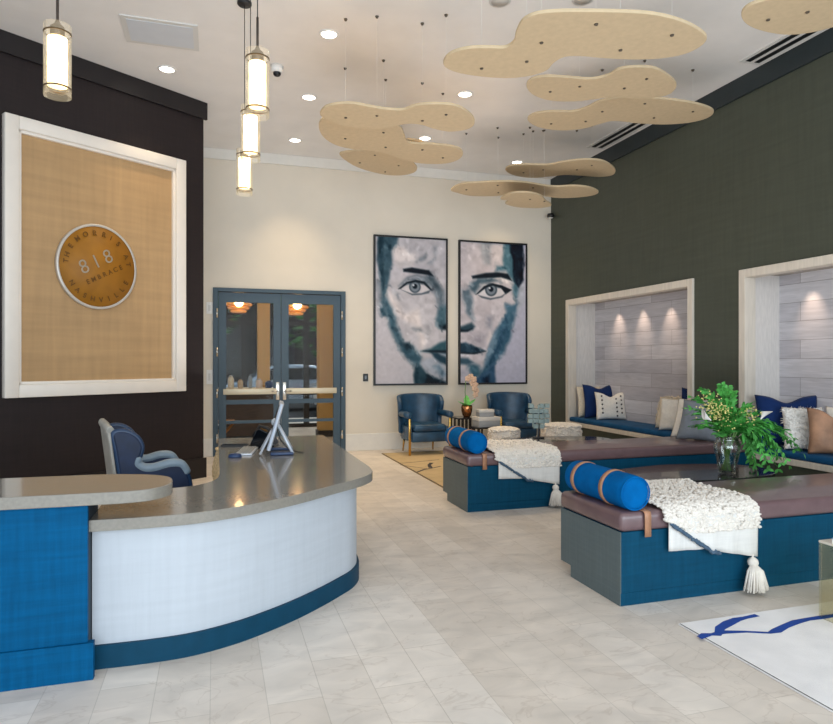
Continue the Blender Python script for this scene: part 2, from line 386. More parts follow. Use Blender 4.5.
obj('worktop', MB().box(-.5, .66, -.04, .64, .92, .97, bev=.008), M('cream_top', (222,210,186), .4, var=.04), t)
obj('plinth', MB().box(-.4, .57, .04, .56, 0, .1), m_blackm, t)
for i, (dx, hh, rr, cc, lab) in enumerate([(-.42,.20,.05,(150,100,60),'brown canister at the left end of the counter behind the doors'),(-.27,.24,.055,(226,220,206),'tall white canister on the counter behind the doors'),(-.1,.17,.05,(198,178,150),'short tan jar on the counter behind the doors'),(.08,.26,.035,(150,160,170),'slim grey bottle on the counter behind the doors'),(.24,.18,.06,(228,214,206),'squat pale jar on the counter behind the doors'),(.42,.14,.07,(40,70,120),'blue bowl shaped pot on the counter behind the doors')]):
    r = obj('jar', MB().lathe([(rr*.8,0),(rr,.02),(rr,hh*.75),(rr*.6,hh*.86)], 16), M('jar_glaze_%d' % i, cc, .4, var=.05), loc=(.55+dx, 12.5, .9705)); tag(r, lab, 'jar')
    obj('lid', MB().lathe([(rr*.62,hh*.86),(rr*.66,hh*.93),(rr*.3,hh)], 16), M('jar_lid_%d' % i, tuple(int(q*.8) for q in cc), .4, var=0), r)
t = thing('folding_stool', 'wooden folding stool with crossed legs behind the left door leaf', 'stool', (.12, 11.35, 0))
obj('seat', MB().box(-.2, .2, -.16, .16, .44, .48, bev=.01), M('honey_wood', (170,118,56), .5, var=.2, vs=6, stretch=(1,6,1)), t)
for y in (-.13, .13):
    for sgn in (-1, 1): obj('leg', MB().tube([(-.18*sgn, y+.012*sgn, 0.012), (.18*sgn, y+.012*sgn, .44)], .012, 8), M('honey_leg_%d' % sgn, (150,100,48), .5, var=.1), t)
# street outside
struct('ground', MB().box(-25, 30, 17.0, 60, -.25, -.12), M('asphalt', (60,60,62), .9, var=.15, vs=2), 'asphalt street outside')
def car(x, y, col, rz, label):
    r = thing('car', label, 'car', (x, y, -.12), rz)
    body = [(-2.2,.35),(-2.25,.75),(-2.05,.92),(-1.5,.98),(-.85,1.42),(.55,1.45),(1.25,1.02),(2.05,.88),(2.25,.65),(2.2,.32)]
    s = spline(body, 4, False)
    b = MB(); b.prism([(p.x, p.y) for p in s], -.86, .86, Matrix.Rotation(PI/2, 4, 'X'), bev=.06)
    obj('body', b, M('car_paint_%d' % int(x*10), col, .2, .3, var=.02, coat=.6), r)
    g = MB(); g.prism([(-1.32,1.0),(-.8,1.36),(.5,1.38),(1.08,1.02)], -.875, .875, Matrix.Rotation(PI/2, 4, 'X'))
    obj('windows', g, m_screen, r)
    for sx in (-1.35, 1.4):
        for sy in (-.8, .8):
            obj('wheel', MB().lathe([(.2,-.1),(.33,-.1),(.33,.1),(.2,.1)], 20, (0,0,0), Matrix.Translation((sx, sy, .33)) @ Matrix.Rotation(PI/2, 4, 'X')), m_blackm, r)
    for sy in (-.65, .65): obj('tail_light', MB().box(-2.28, -2.2, sy-.16, sy+.16, .66, .8, bev=.01), M('red_lens', (200,30,50), .3, var=0, emit=.6), r)
car(2.5, 21.5, (160,176,196), 0, 'silver blue car parked outside behind both door leaves')
car(4.9, 19.2, (226,226,228), 0, 'white car parked outside behind the right door leaf')
def tree(x, y, h, rad, seed, label):
    r = thing('tree', label, 'tree', (x, y, -.12)); rr = random.Random(seed)
    obj('trunk', MB().tube([(0,0,0), (.1,0,h*.4), (-.05,.1,h*.85)], [.16,.12,.05], 10), M('bark_%d' % seed, (70,54,42), .9, var=.3), r)
    c = MB()
    for k in range(420):
        d = Vector((rr.gauss(0,1), rr.gauss(0,1), rr.gauss(0,.75))); d = d.normalized()*rad*rr.random()**.4
        p = Vector((0,0,h))+d; s = rr.uniform(.12,.26); a = Matrix.Rotation(rr.uniform(0,6.28),3,'Z') @ Matrix.Rotation(rr.uniform(-1,1),3,'X')
        c.verts([p+a@Vector(q)*s for q in ((-1,0,0),(0,-.5,.1),(1,0,0),(0,.5,.1))], [(0,1,2,3)])
    obj('crown', c, M('street_leaf_%d' % seed, (70,122,56), .6, var=.4, vs=4), r, recalc=False)
tree(-.6, 24.5, 3.9, 1.7, 1, 'leafy green street tree outside behind the left door leaf')
tree(3.6, 23.5, 3.6, 1.8, 2, 'leafy green street tree outside behind the right door leaf')
bl = thing('building', 'brown brick building across the street behind the doors', 'building', (3, 31, -.12))
obj('facade', MB().box(-20, 20, 0, 5, 0, 7), bricky('brown_brick', (46,32,25), (34,24,19), (54,46,40), .5, .16, .02, (0,0,0), rough=.9, swz='XZ'), bl)
for k in range(9): 
    wn = obj('window', MB().box(-16+k*3.7, -14.2+k*3.7, -.05, .01, 1.2, 3.2), m_screen, bl)

# ================================================================== PAINTINGS
def paint_canvas(W, H, layers, bg, seed, circles=(), bgside=1, late=()):
    ys, xs = np.mgrid[0:H, 0:W]; X = (xs+.5)/W; Y = (ys+.5)/H
    r = np.random.default_rng(seed)
    def smooth_noise(n):
        gx = max(2, int(n)); g = r.random((gx*2+2, gx+2)); yy = Y*(gx*2); xx = X*gx
        y0 = yy.astype(int); x0 = xx.astype(int); fy = yy-y0; fx = xx-x0; fy = fy*fy*(3-2*fy); fx = fx*fx*(3-2*fx)
        return (g[y0,x0]*(1-fx)+g[y0,x0+1]*fx)*(1-fy)+(g[y0+1,x0]*(1-fx)+g[y0+1,x0+1]*fx)*fy
    wx = X+(smooth_noise(9)-.5)*.03; wy = Y+(smooth_noise(9)-.5)*.014
    img = np.ones((H, W, 3))*np.array(bg)
    def lay(img, poly, colr, soft):
        P = np.array(poly, float); ins = np.zeros((H, W), bool); dist = np.full((H, W), 9.)
        px_, py_ = (wx, wy) if soft > 0 else (X, Y); n = len(P)
        for i in range(n):
            x1, y1 = P[i]; x2, y2 = P[(i+1) % n]
            c = ((y1 > py_) != (y2 > py_)) & (px_ < (x2-x1)*(py_-y1)/((y2-y1) if y2 != y1 else 1e-9)+x1); ins ^= c
            ax, ay = px_-x1, (py_-y1)*1.9; bx, by = x2-x1, (y2-y1)*1.9
            tt = np.clip((ax*bx+ay*by)/(bx*bx+by*by+1e-12), 0, 1); dist = np.minimum(dist, np.hypot(ax-tt*bx, ay-tt*by))
        sd = np.where(ins, dist, -dist); sft = max(abs(soft), .008); al = np.clip(sd/sft*.5+.5, 0, 1)[..., None]
        al = al*al*(3-2*al)
        tex = (smooth_noise(14)-.5)[..., None]*24 if soft > 0 else 0
        return img*(1-al)+(np.array(colr)+tex)*al
    for L_ in layers:
        if L_[2] > 0: img = lay(img, *L_)
    for _ in range(520):
        cx, cy = r.integers(3, W-3), r.integers(3, H-3); an = r.normal(1.2, .7); ln = r.uniform(3, 8); wd = r.uniform(1.2, 2.8); sh_ = r.normal(0, 17)
        if abs(img[cy, cx]-np.array(bg)).sum() < 34 and Y[cy, cx] > .1: sh_ *= .25
        x0, x1, y0, y1 = max(0, cx-16), min(W, cx+16), max(0, cy-16), min(H, cy+16)
        dx = xs[y0:y1, x0:x1]-cx; dy = ys[y0:y1, x0:x1]-cy; al_ = dx*math.cos(an)+dy*math.sin(an); pe = -dx*math.sin(an)+dy*math.cos(an)+al_**2*r.normal(0, .015)
        a_ = (np.clip(1.5-np.abs(pe)/wd, 0, 1)*np.clip((ln-np.abs(al_))/3, 0, 1)*.55)[..., None]
        img[y0:y1, x0:x1] = img[y0:y1, x0:x1]*(1-a_)+(img[cy, cx]+sh_)*a_
    lateL = [L_ for L_ in layers if L_[2] < 0]
    for L_ in lateL:
        if L_[2] > -.012: img = lay(img, *L_)
    for cx, cy, rad, colr in circles:
        d = np.hypot(X-cx, (Y-cy)*1.93); al = np.clip((rad-d)/.014+.5, 0, 1)[..., None]; img = img*(1-al)+np.array(colr)*al
    for L_ in lateL:
        if L_[2] <= -.012: img = lay(img, *L_)
    img = (img-150)*1.14+146+(smooth_noise(30)-.5)[..., None]*8
    return np.clip(img, 8, 250)
def tr(pts, x0, x1, t0, t1, yb):
    out = []
    for x, y in pts:
        u = (x-x0)/(x1-x0); top = t0+(t1-t0)*u; out.append((u, (y-top)/(yb-top)))
    return out
BK=(24,38,48); DK=(62,90,104); MD=(112,128,140); GR=(152,155,162); LT=(222,212,210)
TL = lambda p: tr(p, 88, 700, 95, 120, 1355)
Ls = [([(110,90),(110,250),(125,380),(150,720),(185,800),(210,900),(250,1000),(300,1070),(410,1190),(415,1370),(720,1370),(720,90)],(192,187,191),.02),
 ([(100,470),(140,480),(160,720),(185,765),(140,775),(118,700),(103,560)],GR,.03),([(128,690),(170,690),(188,770),(140,772)],DK,.03),
 ([(112,80),(290,80),(280,160),(240,230),(240,340),(212,440),(195,560),(165,640),(152,760),(140,600),(125,380),(110,250)],(74,98,110),.03),
 ([(115,80),(160,80),(155,300),(170,480),(150,560),(130,400),(112,260)],(48,72,84),.03),
 ([(150,640),(190,620),(235,700),(265,820),(330,1000),(420,1050),(485,1130),(470,1230),(410,1190),(300,1070),(240,950),(195,800)],(72,100,114),.05),
 ([(315,1010),(380,1000),(410,1050),(350,1070)],(44,66,78),.04),
 ([(415,1185),(480,1200),(560,1280),(690,1335),(700,1370),(420,1370)],(46,72,84),.03),([(540,1290),(690,1340),(690,1370),(500,1370)],BK,.06),
 ([(470,1180),(520,1140),(600,1120),(700,1220),(700,1330),(600,1290),(520,1240)],(170,174,184),.04),([(590,1200),(640,1190),(700,1270),(660,1300)],(110,132,148),.05),
 ([(245,220),(280,180),(340,190),(380,240),(440,250),(440,300),(300,320),(250,310)],LT,.05),([(250,330),(400,310),(420,350),(300,360)],(205,198,198),.05),
 ([(435,305),(520,230),(525,285),(480,312)],(138,142,148),.03),([(530,335),(600,280),(575,340)],GR,.03),([(585,180),(610,180),(600,290)],GR,.04),
 ([(535,400),(600,440),(650,540),(660,600),(620,600),(570,520),(510,455)],(80,94,104),.05),([(615,560),(670,560),(690,700),(640,760),(620,700)],(112,124,134),.06),
 ([(285,545),(360,460),(440,435),(530,470),(580,560),(500,480),(430,460),(360,480)],(104,116,126),.03),
 ([(200,560),(240,600),(290,690),(330,760),(460,720),(485,900),(515,1000),(480,1055),(430,860),(330,800),(280,760),(220,650)],LT,.06),
 ([(250,560),(290,590),(290,640),(265,620)],GR,.03),([(400,880),(470,880),(490,910),(430,905)],(130,134,140),.04),([(520,860),(560,840),(540,960),(515,940)],(168,166,170),.05),
 ([(325,375),(400,362),(480,375),(545,385),(585,435),(540,424),(440,412),(328,398)],BK,-.016),
 ([(605,800),(640,690),(700,690),(700,890),(640,885),(608,850)],(84,110,122),.04),([(640,855),(700,850),(700,900),(660,890)],BK,.03),
 ([(475,1075),(560,1050),(640,1000),(700,985),(700,1078),(560,1088)],(62,94,104),-.03),([(565,1085),(700,1078),(700,1195),(640,1172),(590,1130)],(46,72,86),-.03),([(630,1088),(700,1100),(700,1125),(650,1105)],(176,180,190),-.03),
 ([(495,1072),(600,1066),(700,1068),(700,1088),(570,1084)],BK,-.02), ([(285,520),(360,442),(440,418),(530,440),(590,520),(520,456),(440,434),(360,458)],(120,128,136),-.03),
 ([(298,542),(360,492),(430,474),(505,490),(562,550),(480,578),(400,582),(340,572)],(206,200,202),-.01), ([(300,535),(360,485),(430,466),(510,482),(565,548),(505,512),(430,498),(360,512)],(128,134,142),-.011),
 ([(285,545),(350,488),(430,466),(510,482),(575,556),(560,556),(500,500),(430,486),(360,500),(305,545)],BK,-.012),([(310,552),(400,584),(480,580),(560,552),(545,580),(480,594),(400,598)],(96,106,114),-.012)]
TR_ = lambda p: tr(p, 80, 650, 92, 120, 1310)
Rs = [([(70,80),(540,90),(560,500),(575,640),(545,780),(500,960),(430,1080),(380,1140),(380,1330),(70,1330)],(197,189,193),.02),
 ([(588,465),(635,440),(635,600),(600,690),(572,700)],(178,180,190),.03),
 ([(450,80),(510,80),(545,300),(585,480),(572,640),(540,560),(520,420),(470,340),(388,352),(385,300),(450,300)],(84,116,130),.04),
 ([(495,80),(622,90),(628,420),(585,490),(548,440),(530,300)],(22,34,48),.025),
 ([(258,80),(355,90),(345,200),(332,292),(290,282),(262,150)],(150,152,158),.05),([(355,120),(440,120),(430,280),(370,270)],(208,200,202),.06),
 ([(150,480),(220,410),(380,400),(440,445),(350,440),(260,460),(210,540),(170,500)],(80,100,112),.04),
 ([(365,412),(440,395),(515,430),(505,475),(420,432)],(214,206,206),.03),
 ([(100,520),(165,500),(190,600),(190,780),(140,700),(112,600)],(108,124,136),.05),
 ([(470,630),(575,630),(548,760),(502,960),(430,1080),(350,1170),(300,1260),(240,1240),(280,1150),(330,1000),(370,880),(440,780),(475,700)],(76,108,128),.04),
 ([(400,960),(440,860),(480,840),(440,980),(380,1080),(330,1160),(310,1150)],(50,80,102),.05),([(360,900),(400,870),(370,1010),(300,1130)],(126,148,164),.05),
 ([(305,740),(355,740),(350,850),(315,830)],(150,150,160),.06),([(300,930),(340,870),(350,900),(320,960)],LT,.04),([(160,880),(300,900),(280,990),(180,960)],(168,162,170),.08),
 ([(70,830),(130,808),(180,788),(208,822),(190,852),(130,864),(70,864)],(58,80,92),-.03),
 ([(70,970),(130,952),(200,985),(305,1036),(200,1058),(70,1042)],(48,72,88),.025),([(70,1090),(150,1092),(195,1130),(140,1148),(70,1142)],(70,95,110),-.03),([(70,1050),(190,1062),(160,1090),(70,1084)],(208,204,210),.03),
 ([(150,1140),(240,1160),(260,1240),(200,1262),(150,1200)],(68,102,118),.05),([(80,1190),(150,1190),(150,1290),(80,1290)],(186,184,196),.05),
 ([(240,1250),(370,1130),(382,1330),(160,1330),(200,1280)],(66,96,122),.03),([(290,1260),(330,1230),(330,1330),(280,1330)],(34,56,76),.04),
 ([(180,392),(300,366),(400,360),(490,372),(525,432),(430,402),(320,408),(190,414)],BK,-.018), ([(75,1036),(180,1046),(300,1034),(200,1060),(75,1052)],BK,-.018), ([(70,845),(130,852),(190,838),(150,866),(70,868)],BK,-.02),
 ([(218,542),(290,482),(360,464),(430,480),(482,526),(420,560),(340,576),(270,562)],(206,202,206),-.01), ([(225,538),(290,478),(360,458),(435,474),(485,522),(425,498),(360,490),(290,505)],(128,134,144),-.011),
 ([(215,550),(285,478),(360,455),(440,472),(525,510),(470,548),(430,494),(360,474),(300,492),(235,545)],BK,-.012),([(235,555),(340,580),(430,564),(480,530),(440,575),(340,596),(265,580)],(96,106,116),-.012)]
def painting(x0, x1, z0, z1, img, label):
    root = thing('painting', label, 'painting', ((x0+x1)/2, BY, z0), 0, 'pair of half face portraits')
    H, W = img.shape[:2]; w2 = (x1-x0)/2-.02; hh = z1-z0
    me = bpy.data.meshes.new('canvas')
    vs = [((-w2+2*w2*i/(W-1)), -.035, hh-.02-(hh-.04)*j/(H-1)) for j in range(H) for i in range(W)]
    fs = [(j*W+i, (j+1)*W+i, (j+1)*W+i+1, j*W+i+1) for j in range(H-1) for i in range(W-1)]
    me.from_pydata(vs, [], fs); a = me.color_attributes.new('paint', 'FLOAT_COLOR', 'POINT')
    c = img.reshape(-1, 3)/255.; c = np.where(c <= .04045, c/12.92, ((c+.055)/1.055)**2.4)
    a.data.foreach_set('color', np.concatenate([c, np.ones((len(c), 1))], 1).astype(np.float32).ravel())
    me.materials.append(m_paint); o = bpy.data.objects.new('canvas', me); COL.objects.link(o); o.parent = root
    f = MB(); W2 = (x1-x0)/2
    f.box(-W2, -W2+.03, -.05, -.001, 0, hh); f.box(W2-.03, W2, -.05, -.001, 0, hh); f.box(-W2+.03, W2-.03, -.05, -.001, 0, .03); f.box(-W2+.03, W2-.03, -.05, -.001, hh-.03, hh)
    f.box(-W2+.03, W2-.03, -.03, -.001, .03, hh-.03)
    obj('frame', f, m_blackm, root)
m_paint = attr_mat('painted_canvas')
rC = lambda x, y, r, c, T, s: (*T([(x, y)])[0], r/s, c)
imgL = paint_canvas(130, 252, [(TL(p), c, s) for p, c, s in Ls], (196,191,196), 3, [rC(425,526,50,(84,96,106),TL,612), rC(425,526,38,(128,136,144),TL,612), rC(425,522,20,(28,42,52),TL,612), rC(412,512,8,(220,220,224),TL,612)])
imgR = paint_canvas(130, 252, [(TR_(p), c, s) for p, c, s in Rs], (186,184,198), 5, [rC(345,508,52,(82,94,104),TR_,570), rC(345,508,38,(128,136,146),TR_,570), rC(345,504,20,(26,40,52),TR_,570), rC(332,494,8,(220,220,224),TR_,570)])
painting(2.51, 3.81, 1.07, 3.575, imgL, 'tall black framed grey portrait showing the left half of a face')
painting(4.015, 5.318, 1.07, 3.57, imgR, 'tall black framed grey portrait showing the right half of a face')

# ================================================================== LEFT WALL ART + MEDALLION
s0, s1, za, zb = -2.29, -.295, 1.11, 3.938
art = thing('wall_art', 'huge white framed gold silk panel on the dark left wall', 'wall art')
art.matrix_world = Matrix.Identity(4)
f = MB(); wdt = .13; D = .085
def fbar(x0, x1, z0, z1, y1=D): f.box(x0, x1, .001, y1, z0, z1, bev=.008)
fbar(s0, s0+wdt, za, zb); fbar(s1-wdt, s1, za, zb); fbar(s0+wdt, s1-wdt, za, za+wdt); fbar(s0+wdt, s1-wdt, zb-wdt, zb)
i0, i1, j0, j1 = s0+wdt, s1-wdt, za+wdt, zb-wdt; e = .03
f.box(i0, i0+e, .001, D-.025, j0, j1, bev=.005); f.box(i1-e, i1, .001, D-.025, j0, j1, bev=.005); f.box(i0, i1, .001, D-.025, j0, j0+e, bev=.005); f.box(i0, i1, .001, D-.025, j1-e, j1, bev=.005)
obj('frame', place_left(f), m_artframe, art)
obj('silk_panel', place_left(MB().box(i0, i1, .002, .02, j0, j1)), m_artcloth, art)
# medallion: local x right, y up, z out
MC = lwall((-1.365, .02, 2.515)); MM = Matrix(((DL.x, 0, LNRM.x, MC.x), (DL.y, 0, LNRM.y, MC.y), (0, 1, 0, MC.z), (0, 0, 0, 1)))
med = thing('medallion', 'round gold medallion with a silver rim and lettering on the silk panel', 'medallion'); med.matrix_world = MM @ Matrix.Diagonal((.94,1,1,1))
obj('rim', MB().lathe([(.44,.002),(.465,.004),(.468,.05),(.452,.056),(.44,.052)], 64, cap=False), m_medalrim, med)
obj('disc', MB().lathe([(.001,.002),(.445,.002),(.445,.05),(.001,.05)], 64), m_medal, med)
def text_mesh(mb, s, size, mat4, extrude=.003, weight=0.0, xs=1.0):
    cu = bpy.data.curves.new('t', 'FONT'); cu.body = s; cu.size = size; cu.extrude = extrude; cu.align_x = 'CENTER'; cu.align_y = 'CENTER'; cu.offset = weight
    o = bpy.data.objects.new('t', cu); COL.objects.link(o); bpy.context.view_layer.update()
    me = bpy.data.meshes.new_from_object(o.evaluated_get(bpy.context.evaluated_depsgraph_get()))
    b = bmesh.new(); b.from_mesh(me); mb.add(b, mat4 @ Matrix.Diagonal((xs,1,1,1)))
    bpy.data.objects.remove(o); bpy.data.curves.remove(cu); bpy.data.meshes.remove(me)
def letter(ch, size, m4, mt, weight=0):
    mb = MB(); text_mesh(mb, ch, size, m4, weight=weight); obj('letter', mb, mt, med)
top = 'THEMORRISAT'
angs = [176, 165, 149, 131, 114, 97, 80, 66, 50, 24, 10]
for ch, a in zip(top, angs):
    A = math.radians(a); letter(ch, .076, Matrix.Translation((.365*math.cos(A), .365*math.sin(A), .052)) @ Matrix.Rotation(A-PI/2, 4, 'Z'), m_bronze, weight=.0015)
for k, ch in enumerate('NASHVILLE'):
    A = math.radians(214+k*15.2); letter(ch, .076, Matrix.Translation((.365*math.cos(A), .365*math.sin(A), .052)) @ Matrix.Rotation(A+PI/2, 4, 'Z'), m_bronze, weight=.0015)
TILT = math.radians(27)
for k, ch in enumerate('EMBRACE'): letter(ch, .074, Matrix.Rotation(TILT, 4, 'Z') @ Matrix.Translation((.03+(k-3)*.072, -.105, .052)), m_bronze, weight=.001)
for k, ch in enumerate('818'): letter(ch, .215, Matrix.Rotation(TILT, 4, 'Z') @ Matrix.Translation((-.155+.155*k, .055, .052)), m_silverl, weight=-.002)

# ================================================================== NICHES
def alcove(y0, y1, label, label_c, idx, lights):
    r = thing('alcove', label, 'alcove', (RX, (y0+y1)/2, 0), 0, 'seat alcoves in the dark wall')
    h = (y1-y0)/2; fw = .095
    fr = MB()
    for a, b_, z0, z1 in ((-h, -h+fw, NZ0, NZ1), (h-fw, h, NZ0, NZ1), (-h+fw, h-fw, NZ1-fw, NZ1), (-h+fw, h-fw, NZ0, NZ0+.065)):
        fr.box(-.03, .125, a, b_, z0, z1, bev=.004, seg=1)
    obj('frame', fr, m_alder, r)
    obj('back_panel', MB().box(ND, ND+.03, -h, h, NZ0, NZ1), m_plank, r)
    for a, b_ in ((-h, -h+.03), (h-.03, h)): obj('side_panel', MB().box(.125, ND, a, b_, NZ0, NZ1), m_sidepl, r)
    obj('soffit', MB().box(.125, ND, -h+.03, h-.03, NZ1-.05, NZ1), m_soffit, r)
    obj('seat_deck', MB().box(.125, ND, -h+.03, h-.03, NZ0, NZ0+.06), m_alder, r)
    c = obj('seat_cushion', MB().box(RX-.02, RX+ND-.004, y0+fw+.004, y1-fw-.004, NZ0+.0655, NZ0+.145, bev=.03, seg=3), m_niche_c); tag(c, label_c, 'cushion', 'blue alcove cushions')
    for k, yy in enumerate(lights):
        l = thing('puck_light', ['%s puck light under the soffit of the %s alcove' % (w_, ['far', 'near'][idx]) for w_ in (['farthest', 'middle', 'nearest'] if idx == 0 else ['farthest visible', 'second', 'third'])][k], 'downlight', (RX+.33, yy, NZ1-.05), 0, 'alcove puck lights')
        obj('ring', MB().lathe([(.03,0),(.045,0),(.045,-.018),(.034,-.02)], 20), m_chrome, l); obj('lens', MB().lathe([(.001,-.006),(.031,-.006),(.031,-.012),(.001,-.012)], 20), m_warmled, l)
        ld = bpy.data.lights.new('spot', 'SPOT'); ld.energy = 15; ld.spot_size = math.radians(54); ld.spot_blend = 1.0; ld.color = (1,.74,.54); ld.shadow_soft_size = .02
        lo = bpy.data.objects.new('puck_spot', ld); COL.objects.link(lo); lo.location = (RX+.33, yy, NZ1-.08)
        lo.rotation_euler = Vector((.22, 0, -.55)).to_track_quat('-Z', 'Y').to_euler()
m_sidepl = M('pale_grained_panel', (222,216,210), .6, var=.08, vs=14, stretch=(4,4,.5), bump=.05)
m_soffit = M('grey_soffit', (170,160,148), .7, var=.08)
alcove(*N1, 'far lit seat alcove framed in pale oak, nearer the portraits', 'long blue seat cushion in the far alcove', 0, (9.2, 8.56, 7.93))
alcove(*N2, 'near lit seat alcove framed in pale oak, at the right edge', 'long blue seat cushion in the near alcove', 1, (5.58, 4.9, 4.2))

# ------------------------------------------------------------------ pillows
def pillow_mesh(W, H, T, seed, chop=.0, n=22, pinch=.07, wr=.012):
    mb = MB(); rr = random.Random(seed); ox = Vector((rr.random()*50, rr.random()*50, rr.random()*50))
    def pt(i, j, side):
        u = -1+2*i/n; v = -1+2*j/n
        e = (1-abs(u)**3.2)*(1-abs(v)**3.2)
        x = W/2*u*(1-pinch*(1-v*v)*u*u); z = H/2*v*(1-pinch*(1-u*u)*v*v)
        z -= chop*math.exp(-(u/.38)**2)*max(0, (v+.35)/1.35)**1.5
        y = side*(T/2*max(0, e)**.55)
        nz = mnoise.noise(Vector((u*1.7, v*1.7, side*3))+ox)
        return Vector((x, y+side*wr*nz*e*2, z+H/2))
    vs = {}
    for side in (-1, 1):
        for i in range(n+1):
            for j in range(n+1):
                edge = i in (0, n) or j in (0, n)
                key = (i, j, 0 if edge else side)
                if key not in vs: vs[key] = mb.bm.verts.new(pt(i, j, side))
        g = lambda i, j: vs[(i, j, 0 if (i in (0, n) or j in (0, n)) else side)]
        for i in range(n):
            for j in range(n):
                q = (g(i,j), g(i+1,j), g(i+1,j+1), g(i,j+1))
                try: mb.bm.faces.new(q if side < 0 else q[::-1]).smooth = True
                except ValueError: pass
    return mb
def pillow(label, mat, x, y, z, W, H, T, yaw, lean, seed, chop=.0, extra=None, group='scatter pillows', roll=0, pinch=.07):
    """yaw: direction the front (-y local) faces; lean back about local x"""
    mb = pillow_mesh(W, H, T, seed, chop, pinch=pinch)
    o = obj('pillow', mb, mat, loc=(x, y, z), rot=(lean, roll, yaw)); tag(o, label, 'pillow', group)
    if extra: extra(o, W, H, T)
    return o
def dots(o, W, H, T):
    for sx in (-.62, .30, .62):
        for k in range(5):
            u = sx; v = -.55+.3*k; e = (1-abs(u)**3.2)*(1-abs(v)**3.2)
            d = MB(); d.blob((W/2*u, -T/2*e**.55-.004, H/2+H/2*v-(.05 if abs(u) < .5 else 0)), .017, 1, sc=(1,.4,1)); obj('pompom', d, m_rugdark, o)
def fringe(o, W, H, T):
    d = MB(); P = []; rs = []
    for k in range(121):
        a = 2*PI*(k % 120)/120; w_ = .012*(1 if k % 2 else -1)
        P.append(((W/2+w_)*math.copysign(abs(math.cos(a))**.5, math.cos(a)), 0, max(.016, H/2+(H/2+w_)*math.copysign(abs(math.sin(a))**.5, math.sin(a))))); rs.append(.013)
    d.tube(P, rs, 6); obj('fringe', d, m_cream, o)
def furry(o, W, H, T):
    d = MB(); rr = random.Random(3)
    for k in range(1500):
        u, v = rr.uniform(-.97,.97), rr.uniform(-.97,.97); e = (1-abs(u)**3.2)*(1-abs(v)**3.2); side = -1 if rr.random() < .75 else 1
        p = Vector((W/2*u*.96, side*T/2*e**.55, H/2+H/2*v*.95)); dr = Vector((u*.6+rr.gauss(0,.4), side*.7+rr.gauss(0,.2), v*.5-.2+rr.gauss(0,.4))).normalized()*.035
        q = p+dr; s = Vector((rr.uniform(-1,1),0,rr.uniform(-1,1))).normalized()*.006
        q.z = max(q.z, .004)
        d.verts([p-s, p+s, q], [(0,1,2)])
    obj('fur', d, m_fur, o, recalc=False)
SZ = NZ0+.146
def py_(u, x): return at_x(u, 0, x).y
FY = -PI/2   # facing -x  (front is local -y -> rotate so front points to -x)
pillow('cream textured pillow at the far end of the far alcove', m_cream, 6.10, 9.66, SZ, .46, .52, .12, 0, -.12, 1)
pillow('large navy velvet pillow in the far alcove', m_navy, 6.16, 9.42, SZ, .60, .57, .16, -.12, -.16, 2, chop=.06)
pillow('off white pillow with rows of dark pompoms in the far alcove', m_crea2, 6.13, 9.08, SZ, .50, .46, .16, -.3, -.25, 3, chop=.07, extra=dots)
pillow('cream fringed pillow at the near end of the far alcove', m_cream, 6.08, 7.62, SZ, .46, .46, .13, FY+.35, -.30, 4, extra=fringe)
pillow('plump off white pillow at the near end of the far alcove', m_crea2, 5.93, 7.40, SZ, .36, .45, .13, FY+.45, -.20, 5)
pillow('navy pillow propped at the near end of the far alcove', m_navy, 6.03, 7.14, SZ, .34, .60, .10, FY+.30, -.10, 6)
pillow('navy velvet pillow in the near alcove behind the white fur one', m_navy, 6.05, 5.62, SZ, .66, .58, .18, -.45, -.12, 7, chop=.07)
pillow('white fluffy fur pillow in the near alcove', m_fur, 5.99, 5.36, SZ+.006, .40, .46, .15, -.5, -.2, 8, extra=furry)
pillow('brown patchy hide pillow in the near alcove', m_hide, 6.02, 4.98, SZ, .56, .48, .17, -.75, -.22, 9, chop=.10)
pillow('white cotton pillow in the near alcove behind the hide one', m_crea2, 6.26, 5.16, SZ, .36, .47, .08, -1.45, -.04, 10)

# ================================================================== BENCHES
BX, BL = 2.335, 3.42; BW = .72
bench = thing('bench', 'long near bench with plum leather seat on a dark teal base', 'bench', (BX, 3.345, 0), 0, 'pair of long leather benches')
obj('base_panel', MB().box(0, BL, .015, BW, .077, .446, bev=.004, seg=1), m_bench, bench)
obj('plinth', MB().box(.0, BL, .02, BW-.13, 0, .0765), m_bench, bench)
obj('lit_end_sheet', MB().box(-.005, -.0003, .016, BW, .0785, .446).box(-.005, -.0003, .0205, BW-.131, .0005, .078), m_benchend_lit, bench)  # thin added sheets, coloured as the lit end face of base and plinth
obj('seat_pad', MB().box(-.012, BL, 0, BW+.01, .4465, .565, bev=.035, seg=4), m_leather, bench)
OFF = Vector((.02, 2.53, 0)); ZT = .5655
